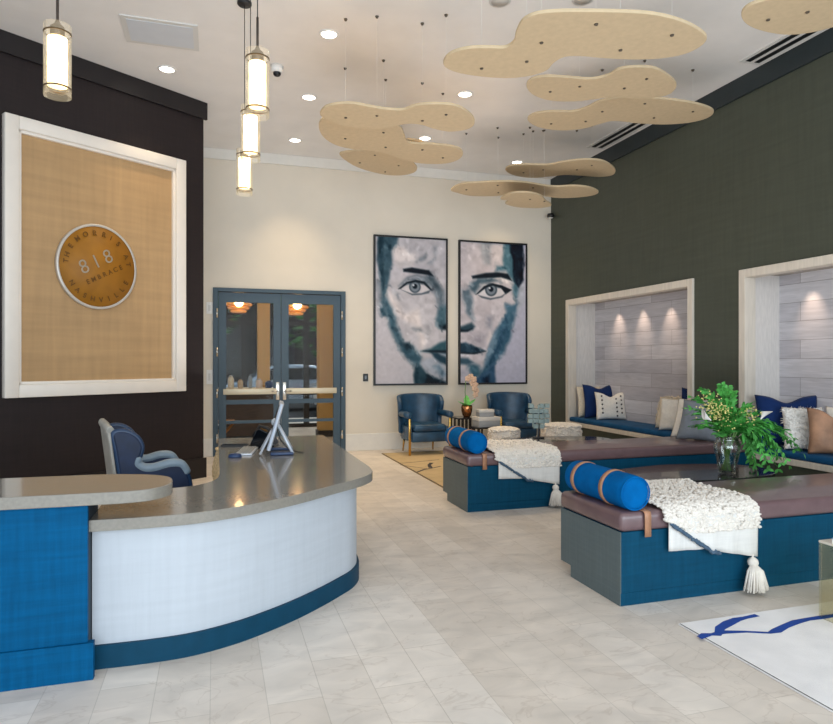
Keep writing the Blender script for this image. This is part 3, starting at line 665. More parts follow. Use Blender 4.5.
# bolster (axis along y, local origin at bench top)
def bolster_at(label):
    r = thing('bolster', label, 'cushion', (BX+.105, 3.345+.36, ZT), 0, 'blue bolsters on the bench ends')
    R_ = .108; L_ = .335; rot = Matrix.Translation((0,0,R_)) @ Matrix.Rotation(PI/2, 4, 'X')
    prof = [(.001,-L_-.004),(.07,-L_-.006),(.094,-L_),(R_-.002,-L_+.02)]+[(R_,-L_+.05+k*(2*L_-.1)/8) for k in range(9)]+[(R_-.002,L_-.02),(.094,L_),(.07,L_+.006),(.001,L_+.004)]
    obj('cover', MB().lathe(prof, 40, (0,0,0), rot), m_bolster, r)
    obj('piping', MB().tube([(.1*math.cos(a), -L_-.002, R_+.1*math.sin(a)) for a in [2*PI*k/32 for k in range(33)]], .005, 6), m_bolster, r)
    for y in (-.13, .21):
        s = MB(); n = 40; pr = []
        for k in range(n+1):
            a = -PI/2+2*PI*k/n; pr.append(((R_+.004)*math.cos(a), max(.0035, R_+(R_+.004)*math.sin(a))))
        s.grid(lambda i, j: Vector((pr[round(i*n)][0], y-.019+.038*j, pr[round(i*n)][1])), n+1, 2)
        obj('strap', s, m_strap, r, solid=.004)
    t_ = MB(); pts = [(.0, -L_+.2, .003), (.0, -L_-.02, .003), (.0, -L_-.036, -.002), (.0, -L_-.041, -.02), (.0, -L_-.042, -.15)]
    t_.grid(lambda i, j: Vector((.018+.045*j+.02, pts[round(i*4)][1], pts[round(i*4)][2])), 5, 2)
    obj('hanging_strap', t_, m_strap, r, solid=.004)
    return r
bolster = bolster_at('blue velvet bolster with tan straps on the near bench')
def make_throw(label, seed):
    r = thing('throw_blanket', label, 'blanket', (BX+.01, 3.345, 0), 0, 'ivory throws on the benches'); rr = random.Random(seed)
    xa, xb = .27, .968; FYy = -.018
    # shaggy top: runs from the back of the seat, over the front edge and part way down
    path = [(.70,.585),(.6,.59),(.45,.592),(.3,.592),(.15,.592),(.06,.588),(.015,.575),(-.012,.55),(-.022,.51),(-.026,.46),(-.028,.42)]
    n = len(path)-1
    def P(i, j, lift=0):
        x = xa+(xb-xa)*i; k = j*n; a = min(int(k), n-1); f_ = k-a
        y = path[a][0]*(1-f_)+path[a+1][0]*f_; z = path[a][1]*(1-f_)+path[a+1][1]*f_
        if i < .2 and j > .75: z = max(z, .52-.3*i)    # stops short on the left
        w_ = mnoise.noise(Vector((x*9, y*9+z*9, seed)))*.018
        x += mnoise.noise(Vector((y*7, z*7, seed+3)))*.03*(2*i-1)
        on_top = max(0, min(1, (y+.01)*8))
        return Vector((x, y-(1-on_top)*(.004+abs(w_)+lift), z+on_top*(abs(w_)+lift)))
    sh = MB(); sh.grid(lambda i, j: P(i, j), 40, 44)
    for k in range(2600):
        i, j = rr.random(), rr.random(); p = P(i, j, .008); s = rr.uniform(.009,.017)
        sh.blob(p, s, 1, sc=(rr.uniform(.7,1.3), rr.uniform(.7,1.2), rr.uniform(.6,1)))
    obj('shaggy_top', sh, m_shag, r)
    # smooth woven lower front, diagonal edge
    def low(x):
        tt = (x-.29)/(.965-.29)
        return .50-.2*min(1, tt/.46) if tt < .46 else .30-.07*(tt-.46)/.54
    wv = MB(); wv.grid(lambda i, j: Vector((.29+.675*i, FYy-.022-.006*math.sin(i*30)*j, .52*(1-j)+min(.52, low(.29+.675*i))*j)), 40, 8)
    obj('woven_front', wv, m_woven, r, solid=.006)
    un = MB(); un.grid(lambda i, j: Vector((.30+.36*i, FYy-.004-.003*math.sin(i*14), .545*(1-j)+(.318-.012*i)*j)), 20, 8)
    obj('under_layer', un, m_woven, r, solid=.006)
    cd = MB(); 
    for k in range(70):
        x = .30+.36*k/69; cd.blob((x, FYy-.028, low(x)-.004+rr.uniform(-.006,.006)), rr.uniform(.009,.014), 1)
    obj('edge_cord', cd, m_cord, r)
    ts = MB(); tx, tz = .915, .222
    ts.tube([(tx, FYy-.03, tz+.03), (tx, FYy-.03, tz-.01)], .006, 6); ts.blob((tx, FYy-.032, tz-.02), .034, 2)
    for k in range(110):
        a = rr.uniform(0, 2*PI); q = rr.uniform(.2, 1)**.5
        ts.tube([(tx, FYy-.032, tz-.02), (tx+.048*q*math.cos(a), FYy-.05+min(.02,.04*q*math.sin(a)), tz-.07), (tx+.082*q*math.cos(a), FYy-.055+min(.025,.06*q*math.sin(a)), tz-.19+rr.uniform(-.006,.02))], [.007,.007,.005], 5)
    obj('tassel', ts, m_shag, r)
    return r
throw = make_throw('ivory shaggy throw with tassel draped over the near bench', 11)
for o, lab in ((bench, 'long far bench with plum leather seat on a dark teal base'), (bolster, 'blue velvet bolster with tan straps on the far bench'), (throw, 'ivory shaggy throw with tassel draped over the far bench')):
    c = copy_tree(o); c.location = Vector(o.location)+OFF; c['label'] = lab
# pillows leaning on the wall at the end of the far bench
pillow('grey pillow with blue lower edge on the far bench end', m_greyp, 5.27, 6.13, ZT+.0, .52, .50, .16, FY+.42, -.42, 21)
pillow('white pillow tucked behind the grey one on the far bench', m_crea2, 5.36, 6.36, ZT+.0, .48, .50, .09, FY+.42, -.42, 22)

# ------------------------------------------------------------------ coffee tables
def coffee_table(label):
    r = thing('coffee_table', label, 'table', (4.35, 5.12, 0), 0, 'black coffee tables')
    pl = [(-.80,.30),(-.55,.36),(-.25,.42),(0,.46),(.3,.42),(.55,.36),(.78,.20),(.84,-.05),(.70,-.28),(.35,-.37),(0,-.40),(-.4,-.34),(-.75,-.22),(-.92,.05)]
    obj('tabletop', MB().prism([(p.x, p.y) for p in spline(pl, 6)], .385, .42, bev=.006), m_tablet, r)
    obj('pedestal', MB().prism([(p.x*.62, p.y*.6) for p in spline(pl, 6)], .0, .384), m_tablet, r)
    return r
ct = coffee_table('black lacquered organic coffee table with a vase of greenery')
c2 = copy_tree(ct); c2.location = (4.25, 7.62, .0122); c2['label'] = 'black lacquered coffee table behind the far bench'

# ------------------------------------------------------------------ vase of greenery
VB = at_z(727, 473.5, .42); VB.z = .4205
vase = thing('vase', 'clear glass vase of fern, yellow blossom and white lilies', 'vase', VB)
obj('glass_body', MB().lathe([(.001,.0),(.072,.0),(.078,.012),(.085,.08),(.105,.17),(.120,.235),(.118,.275),(.098,.315),(.094,.335),(.108,.352),(.104,.352),(.090,.335),(.094,.315),(.114,.275),(.115,.235),(.100,.17),(.080,.08),(.072,.02),(.001,.018)], 40, cap=False), glass('vase_glass', (.97,.99,.98), .07), vase)
obj('water', MB().lathe([(.001,.02),(.071,.02),(.079,.08),(.098,.168),(.001,.168)], 32), glass('vase_water', (.96,.99,.98), .02), vase)
st = MB(); rr = random.Random(5)
for k in range(16):
    a = rr.uniform(0, 2*PI); q = rr.uniform(.3,1)
    st.tube([(.055*q*math.cos(a+2.6), .055*q*math.sin(a+2.6), .025), (.075*q*math.cos(a), .075*q*math.sin(a), .345), (.10*q*math.cos(a), .10*q*math.sin(a), .40)], .005, 6)
obj('stems', st, m_stem, vase)
fol = MB()
def leaflet(mb, p, d, up, L_, w_):
    side = d.cross(up).normalized()*w_; dn = up*(-L_*.12)
    mb.verts([p, p+d*L_*.35+side+dn*.2, p+d*L_*.75+side*.7+dn*.6, p+d*L_+dn*1.4, p+d*L_*.75-side*.7+dn*.6, p+d*L_*.35-side+dn*.2], [(0,1,2,3,4,5)], True)
def frond(p0, p1, p2, nl, L_, w_):
    pts = [(1-t_)**2*p0+2*t_*(1-t_)*p1+t_*t_*p2 for t_ in [k/nl for k in range(nl+1)]]
    fol.tube(pts[::2], [.004]*len(pts[::2]), 5)
    for k in range(2, nl+1):
        t_ = (pts[k]-pts[k-1]).normalized(); sd = t_.cross(Vector((rr.gauss(0,.3), rr.gauss(0,.3), 1))).normalized(); up = sd.cross(t_).normalized()
        sz = L_*(1-.55*(k/nl)**2)*rr.uniform(.8,1.2)
        for s in (-1, 1): leaflet(fol, pts[k], (sd*s+t_*.75+Vector((0,0,rr.uniform(-.25,.15)))).normalized(), up, sz, w_)
def rel(dr, dz, dd): return RGT*dr+FWD*dd+Vector((0,0,.36+dz))
targets = [(-.38,.26,0),(-.34,.16,-.1),(-.30,.36,.1),(-.20,.34,-.12),(-.22,.43,.05),(-.12,.42,.15),(-.05,.47,0),(.0,.40,-.1),(.06,.45,.1),(-.3,.08,.1),(-.22,.14,-.22),(-.1,.2,-.25),(.1,.34,.12),(.18,.28,-.08),(.25,.26,.1),(.05,.22,-.25),(.32,.20,0),(-.15,.02,-.18)]
for dr, dz, dd in targets:
    for q in range(2): frond(Vector((0,0,.36)), rel(dr*.35, dz*.75+.05, dd*.4), rel(dr+rr.gauss(0,.03)*q, dz+rr.gauss(0,.03)*q, dd+rr.gauss(0,.06)*q), 11, .10, .017)
drp = [(.42,.12,-.05),(.5,.04,.05),(.57,-.02,0),(.58,-.12,-.1),(.50,-.16,.05),(.44,-.24,-.12),(.40,-.29,.02),(.33,-.30,-.1),(.30,-.27,.1),(.24,-.29,-.02),(.36,-.1,-.15),(.28,-.08,.1),(.2,-.05,-.2)]
for dr, dz, dd in drp+[(a+rr.gauss(0,.03), b_+rr.gauss(0,.04), c_+rr.gauss(0,.08)) for a, b_, c_ in drp]: frond(Vector((0,0,.36)), rel(dr*.6, .22, dd*.5), rel(dr, dz, dd), 15, .115, .0145)
obj('foliage', fol, m_leaf, vase, recalc=False)
yb = MB()
for k in range(260):
    a = rr.gauss(-.12,.07); z_ = rr.gauss(.22,.07); p = rel(a+(z_-.2)*-.4, z_, rr.gauss(-.08,.07)); yb.blob(p, rr.uniform(.005,.010), 1)
for k in range(50): yb.blob(rel(rr.gauss(.16,.05), rr.gauss(.2,.05), rr.gauss(-.08,.05)), rr.uniform(.006,.011), 1)
obj('blossom', yb, m_yel, vase)
for dr, dz, dd, ti in ((-.25,.16,-.22,-.9), (.2,.17,-.22,.7)):
    b = MB(); mt = Matrix.Translation(rel(dr, dz, dd)) @ Matrix.Rotation(-CA, 4, 'Z') @ Matrix.Rotation(ti, 4, 'Y')
    n = 20
    b.grid(lambda i, j: mt @ Vector(((.006+.032*j**1.6)*math.cos(2*PI*i), (.006+.032*j**1.6)*math.sin(2*PI*i), .09*j+.035*j*math.cos(2*PI*i))), n, 8, closed_u=True)
    obj('lily', b, m_lily, vase)

# ------------------------------------------------------------------ amber glass side table at the right edge
at = thing('side_table', 'amber tinted glass cube side table at the right edge', 'side table', (3.30, 2.40, .001))
g = MB(); S = .46; HH = .44; tk = .012
g.box(0, S, 0, tk, 0.012, HH); g.box(0, S, S-tk, S, 0.012, HH); g.box(0, tk, tk, S-tk, 0.012, HH); g.box(S-tk, S, tk, S-tk, 0.012, HH)
obj('glass_sides', g, m_amber, at)
obj('top_panel', MB().box(-.002, S+.002, -.002, S+.002, HH, HH+.014, bev=.003, seg=1), M('pale_stone_top', (212,204,190), .3, var=.06), at)
bk = thing('magazine', 'white edged magazine lying on the amber glass side table', 'magazine', (3.44, 2.70, HH+.0145), .45)
obj('pages', MB().box(-.09, .09, -.13, .13, 0, .028), m_plastic, bk); obj('cover', MB().box(-.092, .092, -.132, .132, .028, .031), M('blue_grey_cover', (110,140,170), .3, var=.3, vs=9), bk)

# ================================================================== RUGS
rug = obj('rug', MB().box(2.475, 5.2, -.4, 3.03, .0008, .012, bev=.003, seg=1), m_rug); tag(rug, 'ivory rug with brushed royal blue lines in the foreground', 'rug')
def ribbon(mb, pts, wd, z):
    P = [Vector(p) for p in pts]; L_ = []; 
    for i, p in enumerate(P):
        t_ = (P[min(i+1, len(P)-1)]-P[max(i-1, 0)]).normalized(); s = Vector((-t_.y, t_.x))*wd[i % len(wd)]; L_.append((p+s, p-s))
    for (a, b_), (c, d) in zip(L_, L_[1:]): mb.verts([(q.x, q.y, z) for q in (a, b_, d, c)], [(0,1,2,3)])
def fl(cx, cy, x0=613, y0=520, s=3.55): p = at_z(x0+cx/s, y0+cy/s, .012); return (p.x, p.y)
rb = MB()
ribbon(rb, [fl(*q) for q in ((305,416),(320,406),(372,407),(380,384),(410,366),(440,353),(470,347),(512,338))], [.012,.014,.02,.026,.03,.024,.016,.018], .0128)
ribbon(rb, [fl(*q) for q in ((310,421),(345,408),(392,398),(470,397),(555,401),(580,394),(610,378),(650,362),(690,353),(740,346),(790,339),(850,325))], [.010,.012,.022,.012,.012,.026,.022,.024,.018,.022,.018], .0131)
obj('blue_lines', rb, m_rugblue, rug)
eb = MB(); ribbon(eb, [(2.479,-.4), (2.479,3.02)], [.0035], .0127); obj('edge_binding', eb, m_rugdark, rug)
rug2 = obj('rug', MB().box(2.53, 5.6, 6.95, 10.02, .0008, .012, bev=.003, seg=1), m_rug2); tag(rug2, 'sand coloured rug with dark lines under the blue armchairs', 'rug')
rb = MB()
f2 = lambda x, y: fl(x, y, 340, 420, 5.95)
ribbon(rb, [f2(*q) for q in ((350,258),(430,252),(590,236))], [.012], .0126); ribbon(rb, [f2(*q) for q in ((360,268),(430,278),(530,292))], [.01], .0128)
ribbon(rb, [f2(*q) for q in ((455,312),(500,295),(540,288),(600,276))], [.016,.02,.016], .0130); ribbon(rb, [f2(*q) for q in ((545,255),(530,268),(540,285))], [.03,.025], .0132)
obj('dark_lines', rb, m_rugdark, rug2)
eb = MB(); ribbon(eb, [(2.535,6.96), (2.535,10.01), (5.5,10.01)], [.008], .0127); obj('edge_binding', eb, m_rugdark, rug2)

# ================================================================== RECEPTION DESK
ZD = .73
out = [(-.567,3.368),(-.30,3.362),(-.09,3.385),(.12,3.463),(.303,3.572),(.49,3.712),(.66,3.866),(.80,4.01),(.91,4.14),(.985,4.30),(1.012,4.48)]
outer = [Vector(p) for p in spline(out, 5, False)]
def offset(poly, d):
    r = []
    for i, p in enumerate(poly):
        t_ = (poly[min(i+1, len(poly)-1)]-poly[max(i-1, 0)]).normalized(); r.append(p+Vector((-t_.y, t_.x))*d)
    return r
slab_o = [Vector(p) for p in spline(out[:7]+[(.815,4.0),(.932,4.122),(1.018,4.275),(1.046,4.50)], 5, False)]
desk = thing('reception_desk', 'curved reception desk with grey slab top and white front', 'desk')
END = 6.55; INX = .03
inner_c = [Vector(p) for p in spline([(INX,4.55),(.01,4.33),(-.06,4.18),(-.20,4.09),(-.567,4.05)], 5, False)]
top = slab_o+[Vector((1.046, END)), Vector((INX, END))]+inner_c
obj('worktop', MB().prism([(p.x, p.y) for p in top], ZD-.056, ZD, bev=.003), m_slab, desk)
def skin(d, z0, z1, thick):
    a = offset(outer, d); a.append(Vector((1.012-d, END-.03))); b_ = [p+ (Vector((0,0))) for p in offset(outer, d+thick)]; b_.append(Vector((1.012-d-thick, END-.03)))
    return MB().prism([(p.x, p.y) for p in a+b_[::-1]], z0, z1)
pnl = skin(.072, .113, ZD-.0565, .03)
obj('front_panel', pnl, m_whitepanel, desk)
obj('plinth', skin(.055, 0, .1125, .05), m_plinthblue, desk)
ip = MB(); ip.box(INX+.06, INX+.09, 4.6, END-.03, .0, ZD-.0565); ip.box(INX+.09, 1.012-.115, END-.07, END-.04, .113, ZD-.0565)
obj('inner_panel', ip, m_plinthblue, desk)
# transaction counter
tc = thing('transaction_counter', 'raised blue counter with rounded grey slab top in the left foreground', 'counter')
ft = [(-2.6,3.285),(-.909,3.285),(-.52,3.272),(-.38,3.275),(-.28,3.31),(-.215,3.40),(-.205,3.49),(-.225,3.61),(-.30,3.70),(-.42,3.76),(-.606,3.805),(-1.06,3.824),(-2.6,3.83)]
poly = [Vector(ft[0])]+spline(ft[1:-1], 6, False)+[Vector(ft[-1])]
obj('countertop', MB().prism([(p.x, p.y) for p in poly], .818, .875, bev=.004), m_slab, tc)
obj('front_panel', MB().box(-2.5, -.566, 3.333, 3.36, .172, .8175), m_blue, tc)
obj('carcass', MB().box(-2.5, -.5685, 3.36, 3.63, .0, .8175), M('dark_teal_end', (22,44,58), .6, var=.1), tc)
obj('plinth', MB().box(-2.5, -.540, 3.318, 3.36, 0, .1715), m_blue, tc)

# ------------------------------------------------------------------ computer
def pos(u, v): p = at_z(u, v, ZD); return Vector((p.x, p.y, ZD+.0008))
mo = thing('monitor', 'slim silver all-in-one computer seen edge-on, on a blue easel stand', 'computer', pos(273, 453), -.085)
tilt = Matrix.Rotation(math.radians(16), 4, 'Y')
sc_ = MB()
sc_.prism([(p.x, p.y) for p in spline([(0,-.21),(.022,-.2),(.026,0),(.022,.2),(0,.21),(-.008,.2),(-.008,-.2)], 3)], .05, .43, Matrix.Translation((-.055,0,0)) @ tilt, bev=.004)
obj('housing', sc_, m_imac, mo)
obj('screen', MB().box(-.0105, -.0085, -.19, .19, .075, .41, Matrix.Translation((-.055,0,0)) @ tilt), m_screen, mo)
for y in (-.15, .15):
    obj('stand_leg', MB().tube([(.03,y*.3,.25), (.155,y,.012)], .011, 8), m_imac, mo)
    obj('stand_leg', MB().tube([(.03,y*.3,.25), (-.10,y,.012)], .009, 8), m_imac, mo)
    obj('foot', MB().box(-.02, .16, y-.016, y+.016, 0, .024, bev=.006), m_bluepl, mo)
obj('back_hub', MB().blob((.02,0,.25), .035, 2), m_imac, mo)
cb = MB(); cb.tube([tuple(p) for p in [(.03,0,.2),(.06,.03,.1),(.12,.02,.03),(.2,-.02,.006),(.24,-.06,.005)]], .005, 6); obj('cable', cb, m_blackm, mo)
kb = thing('keyboard', 'thin keyboard with grey keys on the reception desk', 'keyboard', pos(247, 452), -CA+.12)
obj('tray', MB().box(-.065, .065, -.21, .21, 0, .014, bev=.004), m_imac, kb)
ks = MB()
for i in range(5):
    for j in range(14): ks.box(-.056+i*.0225, -.037+i*.0225, -.2+j*.0288, -.175+j*.0288, .0142, .022, bev=.003, seg=1)
obj('keys', ks, m_keys, kb)
ms = thing('computer_mouse', 'dark blue computer mouse beside the keyboard', 'mouse', pos(235, 457.5), 0)
obj('shell', MB().grid and (lambda mb: (mb.lathe([(.001,.034),(.018,.032),(.030,.022),(.034,.008),(.032,0),(.001,0)], 24, (0,0,0), Matrix.Diagonal((1.55,1,1,1))), mb)[1])(MB()), m_bluepl, ms)
obj('wheel', MB().lathe([(.008,-.004),(.008,.004)], 12, (0,0,0), Matrix.Translation((.028,0,.029)) @ Matrix.Rotation(PI/2, 4, 'X')), m_keys, ms)
ph = thing('desk_phone', 'black desk phone behind the computer', 'phone', pos(264, 446.5), -.3)
obj('base', MB().prism([(-.11,.0),(.11,0),(.11,.025),(.06,.13),(-.02,.17),(-.05,.15)], -.1, .1, Matrix.Rotation(PI/2, 4, 'X'), bev=.01), m_screen, ph)
obj('handset', MB().tube([(-.075,-.06,.09),(-.02,-.065,.185),(.05,-.065,.165),(.085,-.06,.11)], [.022,.016,.016,.022], 10), m_blackm, ph)
dt = thing('document_tray', 'flat black document tray at the back left of the desk', 'tray', pos(236, 446.5), -.2)
tm = MB(); tm.box(-.12, .10, -.05, .05, 0, .005); tm.box(-.12, .10, -.05, -.045, .005, .018); tm.box(-.12, .10, .045, .05, .005, .018); tm.box(-.12, -.115, -.045, .045, .005, .018)
obj('tray', tm, m_blackm, dt)

# ------------------------------------------------------------------ desk chair (faces +x locally)
dc = thing('desk_chair', 'navy wingback desk chair with silver outer back behind the counter', 'chair', (-.50, 5.70, 0), .20); dc.scale = (.84, .90, .96)
def wing(side):
    prof = [(-.27,.42),(-.293,.60),(-.33,.833),(-.354,.95),(-.308,.98),(-.23,.97),(-.154,.925),(-.115,.857),(-.123,.795),(-.15,.74),(-.15,.71),(-.09,.675),(0,.672),(.115,.695),(.215,.69),(.26,.65),(.29,.587),(.31,.51),(.32,.42)]
    return prof
m_roll = M('navy_leather_roll', (30,56,88), .4, var=.2); m_armroll = M('silver_blue_roll', (128,146,160), .4, var=.12)
for s in (-1, 1):
    pr = spline(wing(s), 5, False)
    m4 = Matrix.Translation((0, s*.29, 0)) @ Matrix.Rotation(PI/2, 4, 'X')
    wg = MB(); wg.prism([(p.x, p.y) for p in pr], -.035, .035, m4, bev=.015); obj('wing_arm', wg, m_navych, dc)
    pts = [Vector((p.x, s*.29, p.y)) for p in pr]; q_ = [p for p in pts if p.x > -.16 and p.z < .78 and p.z > .6]
    obj('edge_roll', MB().tube(pts, .026, 10), m_roll, dc)
    obj('arm_roll', MB().tube(q_, [.03]+[.042]*(len(q_)-2)+[.03], 10), m_armroll, dc)
bk_ = MB(); bk_.grid(lambda i, j: Vector((-.265-.085*j-.04*math.cos((i-.5)*PI), -.29+.58*i, .42+(.55+.05*math.sin(i*PI))*j)), 17, 12)
obj('backrest', bk_, m_navych, dc, solid=.05)
ob = MB(); ob.grid(lambda i, j: Vector((-.295-.09*j-.05*math.cos((i-.5)*PI), -.315+.63*i, .36+(.61+.055*math.sin(i*PI))*j)), 17, 12)
obj('back_shell', ob, m_silver, dc, solid=.02)
obj('crown_roll', MB().tube([(-.375-.05*math.cos(a*PI), -.29+.58*(a+.5), .985+.05*math.cos(a*PI)) for a in [-.5+k/14 for k in range(15)]], .034, 10), m_silver, dc)
obj('seat', MB().box(-.28, .30, -.255, .255, .38, .50, bev=.04, seg=3), m_navych, dc)
obj('seat_base', MB().box(-.30, .28, -.30, .30, .30, .38, bev=.02), m_navych, dc)
obj('gas_column', MB().cyl((0,0,.09), .03, .22, 14), m_chrome, dc)
for k in range(5):
    a = 2*PI*k/5; lg = obj('base_leg', MB().tube([(0,0,.10), (.26*math.cos(a), .26*math.sin(a), .075)], [.025,.016], 8), m_chrome, dc)
    obj('caster', MB().lathe([(.02,-.018),(.03,-.016),(.03,.016),(.02,.018)], 14, (0,0,0), Matrix.Translation((.26*math.cos(a), .26*math.sin(a), .031)) @ Matrix.Rotation(PI/2, 4, 'X')), m_blackm, lg)
# woven basket behind the desk
bs = thing('basket', 'woven straw basket on the floor beyond the desk', 'basket', (.19, 7.55, 0))
prof = []
for k in range(19): z = .02+k*.026; prof.append((.17+.05*math.sin(k/18*PI)+(.006 if k % 2 else 0), z))
obj('weave', MB().lathe([(.001,0),(.16,0)]+prof+[(.16,.50),(.15,.05),(.001,.04)], 36, cap=False), m_basket, bs)
obj('rim', MB().tube([(.175*math.cos(a), .175*math.sin(a), .5) for a in [2*PI*k/30 for k in range(31)]], .016, 8), m_basket, bs)

# ================================================================== ARMCHAIRS
def armchair(label, x, y, rz):
    r = thing('armchair', label, 'armchair', (x, y, .0122), rz, 'blue leather armchairs')
    def shell(i, j):
        a = (i-.5)*2; th = a*PI*.56
        z0, top_ = .30, .90+.035*math.cos(a*PI*.5)-.09*max(0, abs(a)-.8)/.2
        z = z0+(top_-z0)*j; fl_ = 1+.22*max(0, (z-.45))
        fwd = 1.0 if abs(a) < .55 else 1.0
        xx = .335*math.sin(th)*fl_; yy = .08+.26*math.cos(th)
        pinch_ = max(0, abs(a)-.6)/.4
        yy += pinch_*.10*(1-min(1, max(0, (z-.55)/.2)))   # wing is cut back below the arm
        return Vector((xx, yy+.10*max(0, z-.45), z))
    sh = MB(); sh.grid(shell, 33, 14)
    obj('backrest', sh, m_armchair, r, solid=.07, sub=1)
    obj('seat_cushion', MB().box(-.27, .27, -.33, .22, .36, .475, bev=.04, seg=3), m_armchair, r)
    obj('seat_frame', MB().box(-.295, .295, -.315, .26, .20, .36, bev=.02, seg=2), m_armchair, r)
    for s in (-1, 1):
        am = MB(); am.tube([(s*.33,.14,.62), (s*.345,.0,.625), (s*.35,-.18,.625), (s*.35,-.30,.62)], [.05,.05,.052,.055], 14); am.blob((s*.35,-.30,.62), .055, 2, sc=(1,.4,1))
        obj('arm_pad', am, m_armchair, r)
        sp = MB(); sp.box(s*.30-.02, s*.30+.02, -.28, .22, .24, .44, bev=.015); obj('side_panel', sp, m_armchair, r)
        lg = MB(); lg.box(s*.335-.016, s*.335+.016, -.335, -.30, 0, .57, bev=.005); obj('front_leg', lg, m_brass, r)
        obj('rear_leg', MB().tube([(s*.26,.26,0), (s*.25,.22,.21)], [.012,.018], 8), m_brass, r)
    return r
armchair('blue leather armchair with brass legs under the left portrait', 3.20, 9.93, .03)
armchair('blue leather armchair with brass legs under the right portrait', 4.76, 9.9, -.04)
# slatted side table + orchid + books
stb = thing('slatted_table', 'black slatted side table under the orchid', 'side table', (3.90, 9.82, .0122))
obj('tabletop', MB().box(-.215, .215, -.2, .2, .535, .56, bev=.004, seg=1), m_tablet, stb)
for k in range(7):
    x = -.195+k*.065
    for y in (-.185, .185): obj('slat', MB().box(x-.014, x+.014, y-.008, y+.008, .0, .535), m_tablet, stb)
orc = thing('orchid', 'peach orchid in a copper pot on the slatted table', 'plant', (3.90, 9.80, .573))
obj('pot', MB().lathe([(.001,0),(.055,0),(.075,.03),(.095,.10),(.10,.16),(.088,.19),(.078,.19),(.085,.15),(.001,.14)], 8, cap=False), m_copper, orc)
lf = MB()
for a, L_, z_ in ((.3,.19,.14),(2.4,.16,.10),(1.2,.2,.2),(3.9,.15,.08),(5.2,.17,.06)):
    d = Vector((math.cos(a), math.sin(a), 0)); s = Vector((-d.y, d.x, 0))
    lf.grid(lambda i, j: Vector((0,0,.17))+d*(L_*i)+Vector((0,0,z_*i-.12*i*i*L_))+s*((j-.5)*.10*math.sin(PI*min(1,.08+i*.92))), 9, 3)
obj('leaves', lf, m_leaf, orc, recalc=False)
obj('stem', MB().tube([(-.01,0,.16), (-.03,0,.4), (-.02,0,.58), (.05,-.02,.66), (.12,-.03,.58)], .006, 6), m_stem, orc)
fb = MB()
for k, (x, z) in enumerate([(.0,.62),(.05,.65),(.10,.61),(.08,.55),(.13,.52),(.11,.46),(.15,.42),(.13,.36)]):
    c_ = Vector((x, -.04-.01*(k % 3), z))
    for q in range(5):
        a = 2*PI*q/5+k; fb.blob(c_+Vector((math.cos(a)*.03, 0, math.sin(a)*.03)), .027, 1, sc=(1,.35,1))
    fb.blob(c_+Vector((0,-.012,0)), .011, 1)
obj('flowers', fb, m_orch, orc)
lt = thing('low_table', 'small dark table carrying the grey boxes between the armchairs', 'side table', (4.00, 9.25, .0122))
obj('tabletop', MB().box(-.2, .2, -.15, .15, .43, .455, bev=.004, seg=1), m_tablet, lt)
for sx in (-.17,.17):
    for sy in (-.12,.12): obj('leg', MB().box(sx-.014, sx+.014, sy-.014, sy+.014, 0, .43), m_tablet, lt)
def bx(x, y, z, w_, d_, h_, ml, mbd, rz, label):
    r = thing('storage_box', label, 'box', (x, y, z), rz, 'grey boxes on the low table')
    obj('body', MB().box(-w_/2, w_/2, -d_/2, d_/2, 0, h_*.62, bev=.004), mbd, r); obj('lid', MB().box(-w_/2-.005, w_/2+.005, -d_/2-.005, d_/2+.005, h_*.62+.0004, h_, bev=.004), ml, r)
bx(4.0, 9.25, .4676, .36, .25, .155, m_books, m_books2, .05, 'wide pale grey lidded box at the bottom of the stack')
bx(3.98, 9.25, .6232, .23, .2, .11, m_books, m_books2, -.1, 'smaller pale grey lidded box on top of the stack')
# shaggy poufs
def pouf(x, y, rad, h, seed, label):
    r = thing('pouf', label, 'pouf', (x, y, .0122), 0, 'ivory shaggy poufs'); rr = random.Random(seed)
    prof = [(.001,0),(rad*.85,0),(rad,.06),(rad*1.03,h*.5),(rad,h*.85),(rad*.85,h*.97),(rad*.4,h),(.001,h*1.01)]
    obj('body', MB().lathe(prof, 28, cap=False), m_shag, r)
    tf = MB()
    for k in range(1300):
        if rr.random() < .6: q = rad*math.sqrt(rr.random())*.98; z = h*1.0-.03*(q/rad)**3
        else: q = rad*1.0; z = rr.uniform(.03, h*.95)
        a = rr.uniform(0, 2*PI); tf.blob((q*math.cos(a), q*math.sin(a), z), rr.uniform(.014,.026), 1, sc=(1,1,.7))
    obj('shag', tf, m_shag, r)
pouf(4.01, 8.62, .22, .50, 1, 'smaller ivory shaggy pouf left of the mosaic sculpture')
pouf(4.95, 8.62, .29, .53, 2, 'larger ivory shaggy pouf right of the mosaic sculpture')
# mosaic sculpture on the rear coffee table
sp = at_y(538.5, 440, 7.92); ms_ = thing('sculpture', 'seafoam stone mosaic sculpture on a slim post', 'sculpture', (sp.x, sp.y, .4327), -.25)
obj('base', MB().box(-.07, .07, -.05, .05, 0, .015, bev=.003), m_blackm, ms_); obj('post', MB().box(-.012, .012, -.012, .012, .015, .2), m_blackm, ms_)
tl = MB(); rr = random.Random(8)
for i in range(4):
    for j in range(5):
        if (i, j) in ((0,0),(3,0),(1,4),(0,1)) and rr.random() < .8: continue
        x = -.11+i*.073+rr.uniform(-.008,.008); z = .16+j*.07+rr.uniform(-.006,.006); tl.box(x-.031, x+.031, -.025, .025, z-.029, z+.029, bev=.004, seg=1)
for i in range(3): tl.box(-.074+i*.073-.01, -.074+i*.073+.01, -.012, .012, .15, .45)
obj('mosaic', tl, m_mos, ms_)

